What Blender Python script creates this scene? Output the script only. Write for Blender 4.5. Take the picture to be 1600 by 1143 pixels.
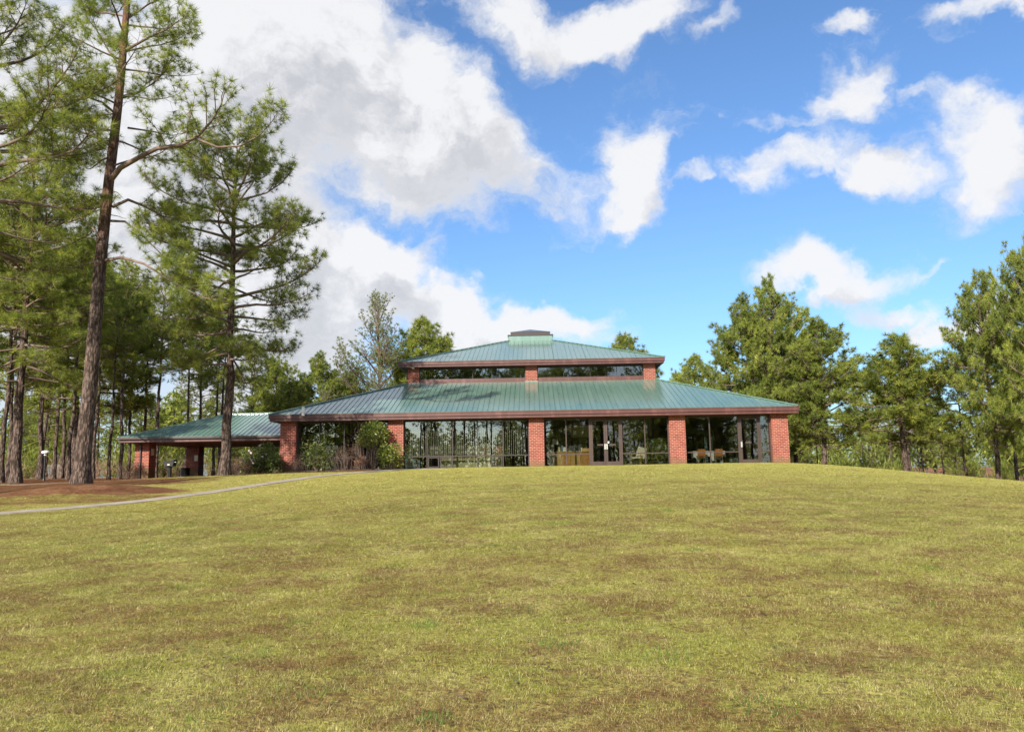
import bpy, math, random
import numpy as np
from mathutils import Vector, Matrix

for o in list(bpy.data.objects): bpy.data.objects.remove(o)
scene = bpy.context.scene
COL = scene.collection
R = math.radians
rnd = random.Random(7)

# ------------------------------------------------------------ camera
EYE = 1.6
FPX = 1220.0
PITCH, YAW, ROLL = R(7.8), R(1.40), R(0.85)
cp, sp_ = math.cos(PITCH), math.sin(PITCH)
FWD = Vector((-math.sin(YAW) * cp, math.cos(YAW) * cp, sp_))
RT0 = Vector((math.cos(YAW), math.sin(YAW), 0))
UP0 = RT0.cross(FWD)
RT = RT0 * math.cos(ROLL) - UP0 * math.sin(ROLL)
UP = UP0 * math.cos(ROLL) + RT0 * math.sin(ROLL)
EYEV = Vector((0, 0, EYE))
cam_d = bpy.data.cameras.new('camera')
cam = bpy.data.objects.new('camera', cam_d); COL.objects.link(cam)
M4 = Matrix.Identity(4)
for i in range(3):
    M4[i][0] = RT[i]; M4[i][1] = UP[i]; M4[i][2] = -FWD[i]; M4[i][3] = EYEV[i]
cam.matrix_world = M4
cam_d.sensor_width = 36; cam_d.lens = 36 * FPX / 1600
cam_d.clip_start = 0.1; cam_d.clip_end = 6000
scene.camera = cam
scene.cycles.max_bounces = 6; scene.cycles.diffuse_bounces = 4; scene.cycles.glossy_bounces = 3; scene.cycles.transparent_max_bounces = 10; scene.cycles.transmission_bounces = 2
scene.render.resolution_x = 1024; scene.render.resolution_y = 731

def ray(px, py):
    return (FWD * FPX + RT * (px - 800) + UP * (571.5 - py)).normalized()
def at(px, py, Y):
    d = ray(px, py); return EYEV + d * (Y / d.y)
def proj(p):
    d = Vector(p) - EYEV; w = d.dot(FWD)
    return (800 + FPX * d.dot(RT) / w, 571.5 - FPX * d.dot(UP) / w)

# ------------------------------------------------------------ light
SUN = Vector((0.46, 1.0, -0.60)).normalized()          # direction the light travels
sd = bpy.data.lights.new('sun', 'SUN'); sd.energy = 5.0; sd.angle = R(0.53); sd.color = (1.0, 0.93, 0.82)
so = bpy.data.objects.new('sun', sd); COL.objects.link(so)
so.rotation_mode = 'QUATERNION'; so.rotation_quaternion = SUN.to_track_quat('-Z', 'Y')
so.location = (-20, -40, 60)
SEL = math.asin(-SUN.z); SAZ = math.atan2(-SUN.x, -SUN.y)

vs = scene.view_settings
vs.view_transform = 'Standard'; vs.look = 'None'; vs.exposure = 0.83; vs.gamma = 1; vs.use_curve_mapping = False

# ------------------------------------------------------------ node helpers
class NT:
    def __init__(s, tree): s.t = tree; s.n = tree.nodes; s.l = tree.links
    def new(s, ty, **kw):
        n = s.n.new(ty)
        for k, v in kw.items():
            if k.startswith('i_'):
                key = k[2:]
                key = int(key) if key.isdigit() else key.replace('_', ' ')
                s.set(n.inputs[key], v)
            else: setattr(n, k, v)
        return n
    def set(s, inp, v):
        if isinstance(v, bpy.types.NodeSocket): s.l.new(v, inp)
        else: inp.default_value = v
    def math(s, op, a, b=0.0, c=0.0, clamp=False):
        n = s.n.new('ShaderNodeMath'); n.operation = op; n.use_clamp = clamp
        for i, v in enumerate((a, b, c)): s.set(n.inputs[i], v)
        return n.outputs[0]
    def mixc(s, f, a, b, bt='MIX'):
        n = s.n.new('ShaderNodeMix'); n.data_type = 'RGBA'; n.blend_type = bt
        s.set(n.inputs[0], f)
        s.set(n.inputs[6], a if isinstance(a, bpy.types.NodeSocket) else (*a, 1)[:4])
        s.set(n.inputs[7], b if isinstance(b, bpy.types.NodeSocket) else (*b, 1)[:4])
        return n.outputs[2]
    def noise(s, vec, scale, detail=4, rough=.55, dist=0, col=False):
        n = s.n.new('ShaderNodeTexNoise')
        if vec is not None: s.l.new(vec, n.inputs['Vector'])
        n.inputs['Scale'].default_value = scale; n.inputs['Detail'].default_value = detail
        n.inputs['Roughness'].default_value = rough; n.inputs['Distortion'].default_value = dist
        return n.outputs[1 if col else 0]
    def ramp(s, v, lo, hi, a=0., b=1., smooth=True):
        n = s.n.new('ShaderNodeMapRange')
        n.interpolation_type = 'SMOOTHSTEP' if smooth else 'LINEAR'
        s.set(n.inputs[0], v)
        for i, x in enumerate((lo, hi, a, b)): s.set(n.inputs[i + 1], x)
        return n.outputs[0]
    def vmath(s, op, a, b=(0, 0, 0)):
        n = s.n.new('ShaderNodeVectorMath'); n.operation = op
        s.set(n.inputs[0], a)
        if op == 'SCALE': s.set(n.inputs[3], b)
        else: s.set(n.inputs[1], b)
        return n.outputs[1 if op in ('DOT_PRODUCT', 'LENGTH') else 0]

# ------------------------------------------------------------ world : Nishita sky with clouds
world = bpy.data.worlds.new('World'); scene.world = world; world.use_nodes = True
w = NT(world.node_tree); w.n.clear()
sky = w.new('ShaderNodeTexSky', sky_type='NISHITA', sun_disc=False, sun_elevation=SEL, sun_rotation=SAZ,
            altitude=100, air_density=1.0, dust_density=1.5, ozone_density=3.0)
tc = w.new('ShaderNodeTexCoord')
D = tc.outputs['Generated']
# clouds seen in the photograph: (px, py, half width, half height, tilt deg, weight)
CL = [(420, 70, 200, 150, 0, 1.1), (600, 165, 170, 105, 32, 1.0), (735, 215, 135, 66, 22, .8), (640, 268, 150, 58, 10, .75), (330, 240, 150, 200, 0, 1.0), (640, 50, 90, 40, 30, .45),
      (820, 30, 75, 60, 20, .75), (905, 45, 85, 58, 0, .75), (1010, 45, 100, 48, -12, .8), (1160, 50, 46, 24, -25, .65),
      (1015, 272, 52, 50, -40, .95), (1000, 315, 46, 34, -30, .8), (1110, 298, 36, 15, -20, .6), (1240, 272, 95, 32, -28, .85), (1372, 275, 78, 32, 0, .85),
      (1340, 150, 105, 34, -24, .62), (1240, 210, 60, 14, -12, .4), (1550, 240, 80, 85, -30, 1.0), (1340, 25, 55, 22, -25, .6), (1560, 10, 70, 18, 0, .55), (1440, 160, 30, 16, 0, .4),
      (1330, 430, 105, 34, -8, .9), (1400, 480, 100, 24, 0, .75), (1225, 462, 70, 20, -8, .65), (1450, 408, 34, 12, -15, .5), (1500, 490, 60, 20, -14, .95), (1500, 552, 80, 18, 0, .6),
      (590, 392, 105, 42, 8, 1.0), (655, 450, 110, 36, 12, .85), (560, 480, 90, 60, 0, .8), (850, 515, 135, 34, 3, 1.0), (720, 500, 100, 46, 0, .95), (90, 420, 330, 230, 0, 1.1),
      (60, 120, 260, 200, 0, 1.0), (1090, 570, 70, 24, -25, .6), (400, 480, 160, 150, 0, 1.0), (1340, 575, 60, 16, 0, .6), (1100, 645, 700, 22, 0, .5)]
DX = Vector(tuple(FWD))
grp = bpy.data.node_groups.new('cloud_density', 'ShaderNodeTree')
grp.interface.new_socket('Dir', in_out='INPUT', socket_type='NodeSocketVector')
grp.interface.new_socket('Den', in_out='OUTPUT', socket_type='NodeSocketFloat')
g = NT(grp)
gi = g.new('NodeGroupInput'); go = g.new('NodeGroupOutput')
dirv = g.vmath('NORMALIZE', gi.outputs[0])
warp = g.noise(dirv, 5.0, 3, .5, 0, True)
warpv = g.vmath('SCALE', g.vmath('SUBTRACT', warp, (.5, .5, .5)), 0.16)
warp2 = g.noise(dirv, 19.0, 4, .6, 0, True)
warpv = g.vmath('ADD', warpv, g.vmath('SCALE', g.vmath('SUBTRACT', warp2, (.5, .5, .5)), 0.07))
dw = g.vmath('ADD', dirv, warpv)
mp = g.new('ShaderNodeMapping'); g.l.new(dw, mp.inputs[0])
mp.inputs['Rotation'].default_value = (0, R(-28), 0); mp.inputs['Scale'].default_value = (.8, 1.2, 1.5)
n1 = g.math('ADD', g.math('MULTIPLY', g.noise(mp.outputs[0], 5.0, 9, .62, .2), .6), g.math('MULTIPLY', g.noise(mp.outputs[0], 14.0, 8, .62, .3), .4))
total = None
for (px, py, a, b, tl, wt) in CL:
    c = ray(px, py)
    e1 = (ray(px + 10 * math.cos(R(tl)), py + 10 * math.sin(R(tl))) - c).normalized()
    e2 = c.cross(e1).normalized()
    sa = (ray(px + a, py) - ray(px - a, py)).length / 2; sb = (ray(px, py + b) - ray(px, py - b)).length / 2
    u = g.math('DIVIDE', g.vmath('DOT_PRODUCT', dw, tuple(e1)), sa)
    u = g.math('SUBTRACT', u, c.dot(e1) / sa)
    v = g.math('DIVIDE', g.vmath('DOT_PRODUCT', dw, tuple(e2)), sb)
    q = g.math('ADD', g.math('MULTIPLY', u, u), g.math('MULTIPLY', v, v))
    fr = g.ramp(g.vmath('DOT_PRODUCT', dw, tuple(c)), 0, .1)
    gs = g.math('MULTIPLY', g.math('EXPONENT', g.math('MULTIPLY', g.math('POWER', q, 1.35), -.75)), g.math('MULTIPLY', fr, wt))
    total = gs if total is None else g.math('MAXIMUM', g.math('MULTIPLY_ADD', g.math('MINIMUM', total, gs), .3, g.math('MAXIMUM', total, gs)), 0)
# away from the photograph's view broken cloud goes on the same way
back = g.ramp(g.vmath('DOT_PRODUCT', dirv, tuple(DX)), .78, .45)
n0 = g.noise(dirv, 2.3, 3, .5)
gen = g.math('MULTIPLY', g.math('MULTIPLY', g.ramp(n0, .40, .60), .75), back)
total = g.math('MAXIMUM', total, gen)
den = g.math('ADD', total, g.math('MULTIPLY', g.math('SUBTRACT', n1, .5), 2.6))
g.l.new(den, go.inputs[0])
def cgroup(vec):
    n = w.n.new('ShaderNodeGroup'); n.node_tree = grp; w.set(n.inputs[0], vec); return n.outputs[0]
d0 = cgroup(D)
d1 = cgroup(w.vmath('ADD', D, (-.035, .0, .055)))
alpha = w.ramp(d0, .15, .86)
thick = w.ramp(d0, .45, 1.25)
shade = w.ramp(w.math('SUBTRACT', d1, d0), -.30, .35)
shade = w.math('MULTIPLY', w.math('MULTIPLY_ADD', thick, .65, .35), shade)
ccol = w.mixc(shade, (5.3, 5.3, 5.35), (3.4, 3.45, 3.65))
skyc = w.mixc(1.0, sky.outputs[0], (.80, 1.0, 1.18), 'MULTIPLY')
full = w.mixc(w.math('MULTIPLY', alpha, .95), skyc, ccol)
bg = w.new('ShaderNodeBackground'); w.l.new(full, bg.inputs[0]); bg.inputs[1].default_value = 0.10
wo = w.new('ShaderNodeOutputWorld'); w.l.new(bg.outputs[0], wo.inputs[0])
world.cycles.sampling_method = 'MANUAL'; world.cycles.sample_map_resolution = 512

# ------------------------------------------------------------ materials
MATS = {}
def mat(name, color=(.5, .5, .5), rough=.6, metal=0., spec=.5, var=0., vscale=3., bump=0., bscale=20., build=None, coat=0.):
    if name in MATS: return MATS[name]
    m = bpy.data.materials.new(name); m.use_nodes = True
    t = NT(m.node_tree); b = t.n['Principled BSDF']
    b.inputs['Roughness'].default_value = rough; b.inputs['Metallic'].default_value = metal
    b.inputs['Specular IOR Level'].default_value = spec; b.inputs['Coat Weight'].default_value = coat; b.inputs['Coat Roughness'].default_value = .12
    pos = t.new('ShaderNodeNewGeometry').outputs['Position']
    base = t.new('ShaderNodeRGB'); base.outputs[0].default_value = (*color, 1)
    c = base.outputs[0]
    if var:
        n = t.noise(pos, vscale, 5, .6)
        c = t.mixc(t.ramp(n, .3, .7), t.mixc(1., c, (1 - var,) * 3, 'MULTIPLY'), t.mixc(1., c, (1 + var,) * 3, 'MULTIPLY'))
    t.l.new(c, b.inputs['Base Color'])
    if bump:
        bn = t.new('ShaderNodeBump'); bn.inputs['Strength'].default_value = bump; bn.inputs['Distance'].default_value = .02
        t.l.new(t.noise(pos, bscale, 4), bn.inputs['Height']); t.l.new(bn.outputs[0], b.inputs['Normal'])
    if build: build(t, b, pos, c)
    MATS[name] = m
    return m

def brick_build(t, b, pos, c):
    geo = t.new('ShaderNodeNewGeometry')
    sepn = t.new('ShaderNodeSeparateXYZ'); t.l.new(geo.outputs['Normal'], sepn.inputs[0])
    sepp = t.new('ShaderNodeSeparateXYZ'); t.l.new(pos, sepp.inputs[0])
    f = t.math('GREATER_THAN', t.math('ABSOLUTE', sepn.outputs[0]), .5)
    u = t.math('ADD', t.math('MULTIPLY', sepp.outputs[1], f), t.math('MULTIPLY', sepp.outputs[0], t.math('SUBTRACT', 1, f)))
    cb = t.new('ShaderNodeCombineXYZ'); t.l.new(u, cb.inputs[0]); t.l.new(sepp.outputs[2], cb.inputs[1])
    br = t.new('ShaderNodeTexBrick'); t.l.new(cb.outputs[0], br.inputs[0])
    br.inputs['Scale'].default_value = 1; br.inputs['Brick Width'].default_value = .25; br.inputs['Row Height'].default_value = .092
    br.inputs['Mortar Size'].default_value = .012; br.inputs['Mortar Smooth'].default_value = .15
    br.inputs['Color1'].default_value = (.31, .060, .036, 1); br.inputs['Color2'].default_value = (.21, .030, .018, 1)
    br.inputs['Mortar'].default_value = (.37, .25, .19, 1)
    n = t.noise(pos, 2.5, 5, .6)
    c1 = t.mixc(t.ramp(n, .3, .7), br.outputs[0], t.mixc(1., br.outputs[0], (.75, .72, .72), 'MULTIPLY'))
    low = t.ramp(t.math('ADD', sepp.outputs[2], t.math('MULTIPLY', t.noise(pos, 4, 4), .7)), 2.35, 2.75, .6, 0.)
    c2 = t.mixc(low, c1, (.12, .10, .045))
    t.l.new(c2, b.inputs['Base Color'])
    bn = t.new('ShaderNodeBump'); bn.inputs['Strength'].default_value = .8; bn.inputs['Distance'].default_value = .01
    bn.invert = True
    t.l.new(br.outputs[1], bn.inputs['Height']); t.l.new(bn.outputs[0], b.inputs['Normal'])
M_BRICK = mat('brick', rough=.85, spec=.25, build=brick_build)

def roof_build(t, b, pos, c):
    oi = t.new('ShaderNodeObjectInfo')
    r = oi.outputs['Random']
    st = t.new('ShaderNodeMapping'); t.l.new(pos, st.inputs[0]); st.inputs['Scale'].default_value = (3, .35, .35)
    n = t.noise(st.outputs[0], 1.2, 5, .6)
    c1 = t.mixc(t.ramp(n, .3, .75), (.115, .200, .150), (.150, .240, .186))
    c1 = t.mixc(t.math('MULTIPLY', r, .25), c1, (.07, .16, .13))
    t.l.new(c1, b.inputs['Base Color'])
    t.l.new(t.ramp(n, .2, .8, .26, .34), b.inputs['Roughness'])
    bn = t.new('ShaderNodeBump'); bn.inputs['Strength'].default_value = .03; bn.inputs['Distance'].default_value = .03
    t.l.new(t.noise(pos, 1.6, 2), bn.inputs['Height']); t.l.new(bn.outputs[0], b.inputs['Normal'])
M_ROOF = mat('green_roof_metal', rough=.36, spec=1.0, coat=.7, metal=.1, build=roof_build)

def fascia_build(t, b, pos, c):
    st = t.new('ShaderNodeMapping'); t.l.new(pos, st.inputs[0]); st.inputs['Scale'].default_value = (1.4, 1.4, .12)
    n = t.noise(st.outputs[0], 2.2, 5, .65)
    c1 = t.mixc(t.ramp(n, .45, .72), (.082, .029, .023), (.130, .052, .043))
    t.l.new(c1, b.inputs['Base Color'])
M_FASCIA = mat('maroon_fascia_metal', rough=.45, build=fascia_build)
M_SOFFIT = mat('brown_soffit', (.09, .045, .032), .7, var=.2)
M_SOFFIT2 = mat('wood_soffit', (.13, .065, .04), .7, var=.25, vscale=6)
M_FRAME = mat('bronze_window_frame', (.085, .060, .050), .42, metal=.5, var=.12)
M_FRAMED = mat('dark_bronze_frame', (.045, .034, .03), .45, metal=.3, var=.1)
M_STEEL = mat('pale_metal', (.62, .6, .55), .35, metal=.6)
M_WHITE = mat('white_paint', (.74, .73, .70), .5, var=.08)
M_BLACK = mat('black_iron', (.012, .012, .012), .5, metal=.3, var=.3)
M_GUTTER = mat('dark_gutter', (.05, .03, .028), .4, var=.1)
M_CONC = mat('concrete', (.29, .245, .19), .9, var=.22, vscale=1.5, bump=.3, bscale=60)
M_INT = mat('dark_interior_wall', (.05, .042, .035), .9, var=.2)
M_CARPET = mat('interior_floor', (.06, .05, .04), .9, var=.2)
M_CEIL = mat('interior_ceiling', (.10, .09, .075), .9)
M_OAK = mat('oak_veneer', (.42, .19, .045), .5, var=.18, vscale=5)
M_OAKL = mat('pale_oak_veneer', (.50, .30, .10), .5, var=.15, vscale=5)
M_CREAM = mat('cream_panel', (.46, .44, .25), .7, var=.1)
M_PAPER = mat('paper', (.72, .70, .62), .8, var=.05)
M_LAMPS = mat('lamp_shade_cloth', (.62, .57, .45), .8)
M_BLUE = mat('blue_binder', (.10, .19, .38), .6)
M_GREYP = mat('grey_plastic', (.07, .075, .085), .5)
M_RED = mat('red_board', (.45, .06, .03), .6)
M_CLOTH = mat('white_tablecloth', (.66, .66, .63), .85, var=.06)
M_ORANGE = mat('orange_chair_fabric', (.40, .15, .04), .85, var=.1)
M_SLAT = mat('blind_slat', (.40, .38, .32), .7)

def glass_mat():
    m = bpy.data.materials.new('window_glass'); m.use_nodes = True
    t = NT(m.node_tree); t.n.clear()
    tr = t.new('ShaderNodeBsdfTransparent'); tr.inputs[0].default_value = (.80, .82, .78, 1)
    gl = t.new('ShaderNodeBsdfGlossy'); gl.inputs[0].default_value = (.66, .67, .70, 1); gl.inputs[1].default_value = 0.0
    pos = t.new('ShaderNodeNewGeometry').outputs['Position']
    bn = t.new('ShaderNodeBump'); bn.inputs['Strength'].default_value = .05; bn.inputs['Distance'].default_value = .02
    t.l.new(t.noise(pos, .9, 2), bn.inputs['Height']); t.l.new(bn.outputs[0], gl.inputs['Normal'])
    lw = t.new('ShaderNodeLayerWeight'); lw.inputs[0].default_value = .35
    f = t.ramp(lw.outputs[0], 0, 1, .15, .9, False)
    mx = t.new('ShaderNodeMixShader'); t.l.new(f, mx.inputs[0]); t.l.new(tr.outputs[0], mx.inputs[1]); t.l.new(gl.outputs[0], mx.inputs[2])
    o = t.new('ShaderNodeOutputMaterial'); t.l.new(mx.outputs[0], o.inputs[0])
    return m
M_GLASS = glass_mat()

def foliage_mat(name, ca, cb, cc, trans=.48, rough=.5):
    m = bpy.data.materials.new(name); m.use_nodes = True
    t = NT(m.node_tree); b = t.n['Principled BSDF']
    at_ = t.new('ShaderNodeAttribute', attribute_name='var')
    oi = t.new('ShaderNodeObjectInfo')
    pos = t.new('ShaderNodeTexCoord').outputs['Object']
    n = t.noise(pos, .55, 3, .6)
    c = t.mixc(t.ramp(n, .35, .65), ca, cb)
    c = t.mixc(t.ramp(at_.outputs['Fac'], .5, 1.0), c, cc)
    k = t.math('MULTIPLY_ADD', at_.outputs['Fac'], .5, t.math('MULTIPLY_ADD', oi.outputs['Random'], .25, .72))
    cbn = t.new('ShaderNodeCombineColor'); [t.l.new(k, cbn.inputs[i]) for i in range(3)]
    c = t.mixc(1., c, cbn.outputs[0], 'MULTIPLY')
    t.l.new(c, b.inputs['Base Color']); b.inputs['Roughness'].default_value = rough
    b.inputs['Specular IOR Level'].default_value = .35
    tl = t.new('ShaderNodeBsdfTranslucent'); t.l.new(t.mixc(1., c, (1.25, 1.25, .6), 'MULTIPLY'), tl.inputs[0])
    mx = t.new('ShaderNodeMixShader'); mx.inputs[0].default_value = trans
    t.l.new(b.outputs[0], mx.inputs[1]); t.l.new(tl.outputs[0], mx.inputs[2])
    t.l.new(mx.outputs[0], t.n['Material Output'].inputs[0])
    return m
M_NEEDLE = foliage_mat('pine_needles', (.115, .155, .030), (.225, .258, .048), (.325, .335, .072))
M_NEEDLE2 = foliage_mat('blue_green_needles', (.19, .22, .11), (.24, .26, .12), (.28, .30, .15))
M_LEAF = foliage_mat('shrub_leaves', (.07, .11, .022), (.15, .18, .035), (.24, .24, .05), .35, .35)
M_LEAFD = foliage_mat('rhododendron_leaves', (.05, .085, .022), (.10, .13, .035), (.17, .18, .045), .3, .35)
M_BRUSH = foliage_mat('dry_brush', (.20, .13, .09), (.26, .17, .12), (.30, .20, .14), .2, .9)
M_BROWNLEAF = foliage_mat('rusty_leaves', (.16, .06, .03), (.20, .08, .035), (.24, .12, .05), .2, .7)

def bark_build(t, b, pos, c):
    st = t.new('ShaderNodeMapping'); t.l.new(pos, st.inputs[0]); st.inputs['Scale'].default_value = (1, 1, .33)
    vo = t.new('ShaderNodeTexVoronoi'); t.l.new(st.outputs[0], vo.inputs[0]); vo.inputs['Scale'].default_value = 11
    n = t.noise(st.outputs[0], 9, 5, .65)
    n2 = t.noise(pos, .5, 3)
    c1 = t.mixc(t.ramp(vo.outputs[0], .15, .6), (.13, .088, .07), (.035, .024, .018))
    c1 = t.mixc(t.ramp(n, .45, .7), c1, (.165, .12, .098))
    sep = t.new('ShaderNodeSeparateXYZ'); t.l.new(pos, sep.inputs[0])
    up = t.math('MULTIPLY', t.ramp(sep.outputs[2], 9, 17), t.ramp(n2, .35, .65, .1, .65))
    c1 = t.mixc(up, c1, (.20, .085, .045))
    t.l.new(c1, b.inputs['Base Color'])
    bn = t.new('ShaderNodeBump'); bn.inputs['Strength'].default_value = .9; bn.inputs['Distance'].default_value = .05; bn.invert = True
    t.l.new(t.math('ADD', vo.outputs[0], t.math('MULTIPLY', n, -.4)), bn.inputs['Height']); t.l.new(bn.outputs[0], b.inputs['Normal'])
M_BARK = mat('pine_bark', rough=.9, spec=.2, build=bark_build)
M_BRANCH = mat('branch_bark', (.15, .105, .08), .9, var=.35, vscale=2.)
M_TWIG = mat('twig_bark', (.11, .075, .06), .9, var=.3)

# ------------------------------------------------------------ mesh helpers
def link(name, me, parent=None, loc=None):
    o = bpy.data.objects.new(name, me); COL.objects.link(o)
    if parent is not None: o.parent = parent
    if loc is not None: o.location = loc
    return o
def tag(o, label=None, cat=None, group=None, kind=None):
    if label: o['label'] = label
    if cat: o['category'] = cat
    if group: o['group'] = group
    if kind: o['kind'] = kind
    return o
def empty(name, loc, label, cat, group=None, rz=0):
    o = bpy.data.objects.new(name, None); COL.objects.link(o); o.location = loc; o.rotation_euler = (0, 0, rz)
    o.empty_display_size = .3
    return tag(o, label, cat, group)

class MB:
    def __init__(s): s.v = []; s.f = []; s.mi = []
    def add(s, v, f, mi=0):
        b = len(s.v); s.v += [tuple(x) for x in v]; s.f += [tuple(i + b for i in q) for q in f]; s.mi += [mi] * len(f)
        return s
    def box(s, x0, x1, y0, y1, z0, z1, mi=0):
        return s.add([(x0, y0, z0), (x1, y0, z0), (x1, y1, z0), (x0, y1, z0), (x0, y0, z1), (x1, y0, z1), (x1, y1, z1), (x0, y1, z1)],
                     [(0, 3, 2, 1), (4, 5, 6, 7), (0, 1, 5, 4), (1, 2, 6, 5), (2, 3, 7, 6), (3, 0, 4, 7)], mi)
    def bar(s, a, b, wdt, hgt, mi=0):
        a = Vector(a); b = Vector(b); d = (b - a).normalized()
        up = Vector((0, 0, 1)) if abs(d.z) < .95 else Vector((0, 1, 0))
        r = d.cross(up).normalized() * wdt / 2; u = r.cross(d).normalized() * hgt / 2
        return s.add([a - r - u, a + r - u, a + r + u, a - r + u, b - r - u, b + r - u, b + r + u, b - r + u],
                     [(0, 1, 2, 3), (7, 6, 5, 4), (0, 4, 5, 1), (1, 5, 6, 2), (2, 6, 7, 3), (3, 7, 4, 0)], mi)
    def prism(s, poly, d, mi=0):
        """polygon of 3D points extruded by vector d"""
        n = len(poly); d = Vector(d)
        v = [Vector(p) for p in poly] + [Vector(p) + d for p in poly]
        f = [tuple(reversed(range(n))), tuple(range(n, 2 * n))] + [(i, (i + 1) % n, n + (i + 1) % n, n + i) for i in range(n)]
        return s.add(v, f, mi)
    def tube(s, pts, rad, sides=6, mi=0, cap=True):
        pts = [Vector(p) for p in pts]; n = len(pts); b = len(s.v)
        if not hasattr(rad, '__len__'): rad = [rad] * n
        ref = Vector((.13, .37, .9)).normalized()
        for i, p in enumerate(pts):
            d = (pts[min(i + 1, n - 1)] - pts[max(i - 1, 0)]).normalized()
            r = d.cross(ref if abs(d.dot(ref)) < .93 else Vector((1, 0, 0))).normalized(); u = r.cross(d)
            for k in range(sides):
                a = 2 * math.pi * k / sides
                s.v.append(tuple(p + (r * math.cos(a) + u * math.sin(a)) * rad[i]))
        for i in range(n - 1):
            for k in range(sides):
                s.f.append((b + i * sides + k, b + i * sides + (k + 1) % sides, b + (i + 1) * sides + (k + 1) % sides, b + (i + 1) * sides + k)); s.mi.append(mi)
        if cap:
            s.f.append(tuple(b + k for k in reversed(range(sides)))); s.mi.append(mi)
            s.f.append(tuple(b + (n - 1) * sides + k for k in range(sides))); s.mi.append(mi)
        return s
    def mesh(s, name, mats, smooth=False, fix=True):
        me = bpy.data.meshes.new(name); me.from_pydata(s.v, [], s.f)
        if not isinstance(mats, (list, tuple)): mats = [mats]
        for m in mats: me.materials.append(m)
        if len(mats) > 1: me.polygons.foreach_set('material_index', s.mi)
        if fix:
            import bmesh
            bm = bmesh.new(); bm.from_mesh(me); bmesh.ops.recalc_face_normals(bm, faces=bm.faces); bm.to_mesh(me); bm.free()
        if smooth: me.polygons.foreach_set('use_smooth', [True] * len(me.polygons))
        me.update(); return me
    def build(s, name, mats, parent=None, smooth=False, loc=None):
        return link(name, s.mesh(name, mats, smooth), parent, loc)

def fast_mesh(name, verts, k, mats, var=None, mi=None):
    """verts: (N,3) array, faces are consecutive groups of k"""
    n = len(verts); nf = n // k
    me = bpy.data.meshes.new(name)
    me.vertices.add(n); me.vertices.foreach_set('co', verts.astype(np.float32).ravel())
    me.loops.add(n); me.loops.foreach_set('vertex_index', np.arange(n, dtype=np.int32))
    me.polygons.add(nf); me.polygons.foreach_set('loop_start', np.arange(0, n, k, dtype=np.int32))
    try: me.polygons.foreach_set('loop_total', np.full(nf, k, dtype=np.int32))
    except Exception: pass
    for m in (mats if isinstance(mats, (list, tuple)) else [mats]): me.materials.append(m)
    if var is not None:
        a = me.attributes.new('var', 'FLOAT', 'POINT'); a.data.foreach_set('value', var.astype(np.float32))
    me.update(calc_edges=True); return me

# ------------------------------------------------------------ terrain
CP = [(0, 0, 0), (-5, 0, -.05), (5, 0, 0), (-8, 8, .10), (8, 8, .32), (0, 8, .38), (0, 15, .80), (0, 25, 1.32), (0, 35, 1.76), (0, 42, 1.89),
      (8, 15, .78), (8, 25, 1.28), (-7, 15, .55), (-7, 25, 1.0), (-7, 34, 1.55), (8, 35, 1.74), (-7, 42, 1.88), (8, 42.5, 1.89), (14, 43, 1.93),
      (-14, 43, 1.78), (-11, 35, 1.42), (-12.3, 30, .98), (-14.5, 26, .70), (-16.3, 24, .58), (-18.4, 32, 1.2), (-24, 47, 1.52), (-24, 56, 1.52),
      (-16, 40, 1.70), (-18, 46, 1.62), (-14, 56, 1.7), (-14, 73, 1.8), (14, 73, 1.7), (14, 56, 1.85), (-40, 58, 1.72), (-30, 45, 1.55), (-25, 38, 1.36), (-30, 30, .95),
      (-25, 20, .35), (-18, 12, .05), (-30, 60, 1.6), (-60, 60, 1.7), (-60, 30, 1.0),
      (21.5, 46, 1.16), (25.3, 46, .69), (29, 46, .22), (17.5, 45, 1.62), (30, 60, -.3), (45, 60, -1.3), (25, 60, .4), (18, 60, 1.2), (16, 30, 1.05), (20, 30, .75), (15, 18, .65), (22, 20, .3), (32, 32, -.2),
      (45, 40, -1.1), (0, 110, 1.3), (-50, 110, 1.6), (60, 110, -1.2), (-90, 90, 1.5), (90, 90, -1.5), (0, -30, -.8), (-45, -30, -.8), (45, -30, -.9), (-60, 0, 0), (60, 0, -1), (0, 160, 1.2)]
CPA = np.array(CP, float)
def _phi(d2): return np.where(d2 > 1e-9, .5 * d2 * np.log(d2 + 1e-12), 0)
_d2 = ((CPA[:, None, :2] - CPA[None, :, :2]) ** 2).sum(-1)
nC = len(CPA)
_A = np.zeros((nC + 3, nC + 3)); _A[:nC, :nC] = _phi(_d2) + np.eye(nC) * 8.0
_A[:nC, nC] = 1; _A[:nC, nC + 1:] = CPA[:, :2]; _A[nC, :nC] = 1; _A[nC + 1:, :nC] = CPA[:, :2].T
_w = np.linalg.solve(_A, np.concatenate([CPA[:, 2], np.zeros(3)]))
def gz_arr(x, y):
    x = np.asarray(x, float); y = np.asarray(y, float)
    d2 = (x[..., None] - CPA[:, 0]) ** 2 + (y[..., None] - CPA[:, 1]) ** 2
    z = _phi(d2) @ _w[:nC] + _w[nC] + _w[nC + 1] * x + _w[nC + 2] * y
    r = np.hypot(x, (y - 40) * .9)
    k = np.clip((r - 75) / 60, 0, 1); k = k * k * (3 - 2 * k)
    z = np.clip(z, -3, 3) * (1 - k) + 0.2 * k
    z = z + .018 * np.sin(x * .9 + 1.3 * np.sin(y * .31)) * np.cos(y * .7 + x * .2)
    mound = .26 * np.exp(-(((x + 18.2) / 2.6) ** 2 + ((y - 31.3) / 1.7) ** 2))
    return z + mound
def gz(x, y): return float(gz_arr(np.array([x]), np.array([y]))[0])

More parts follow.
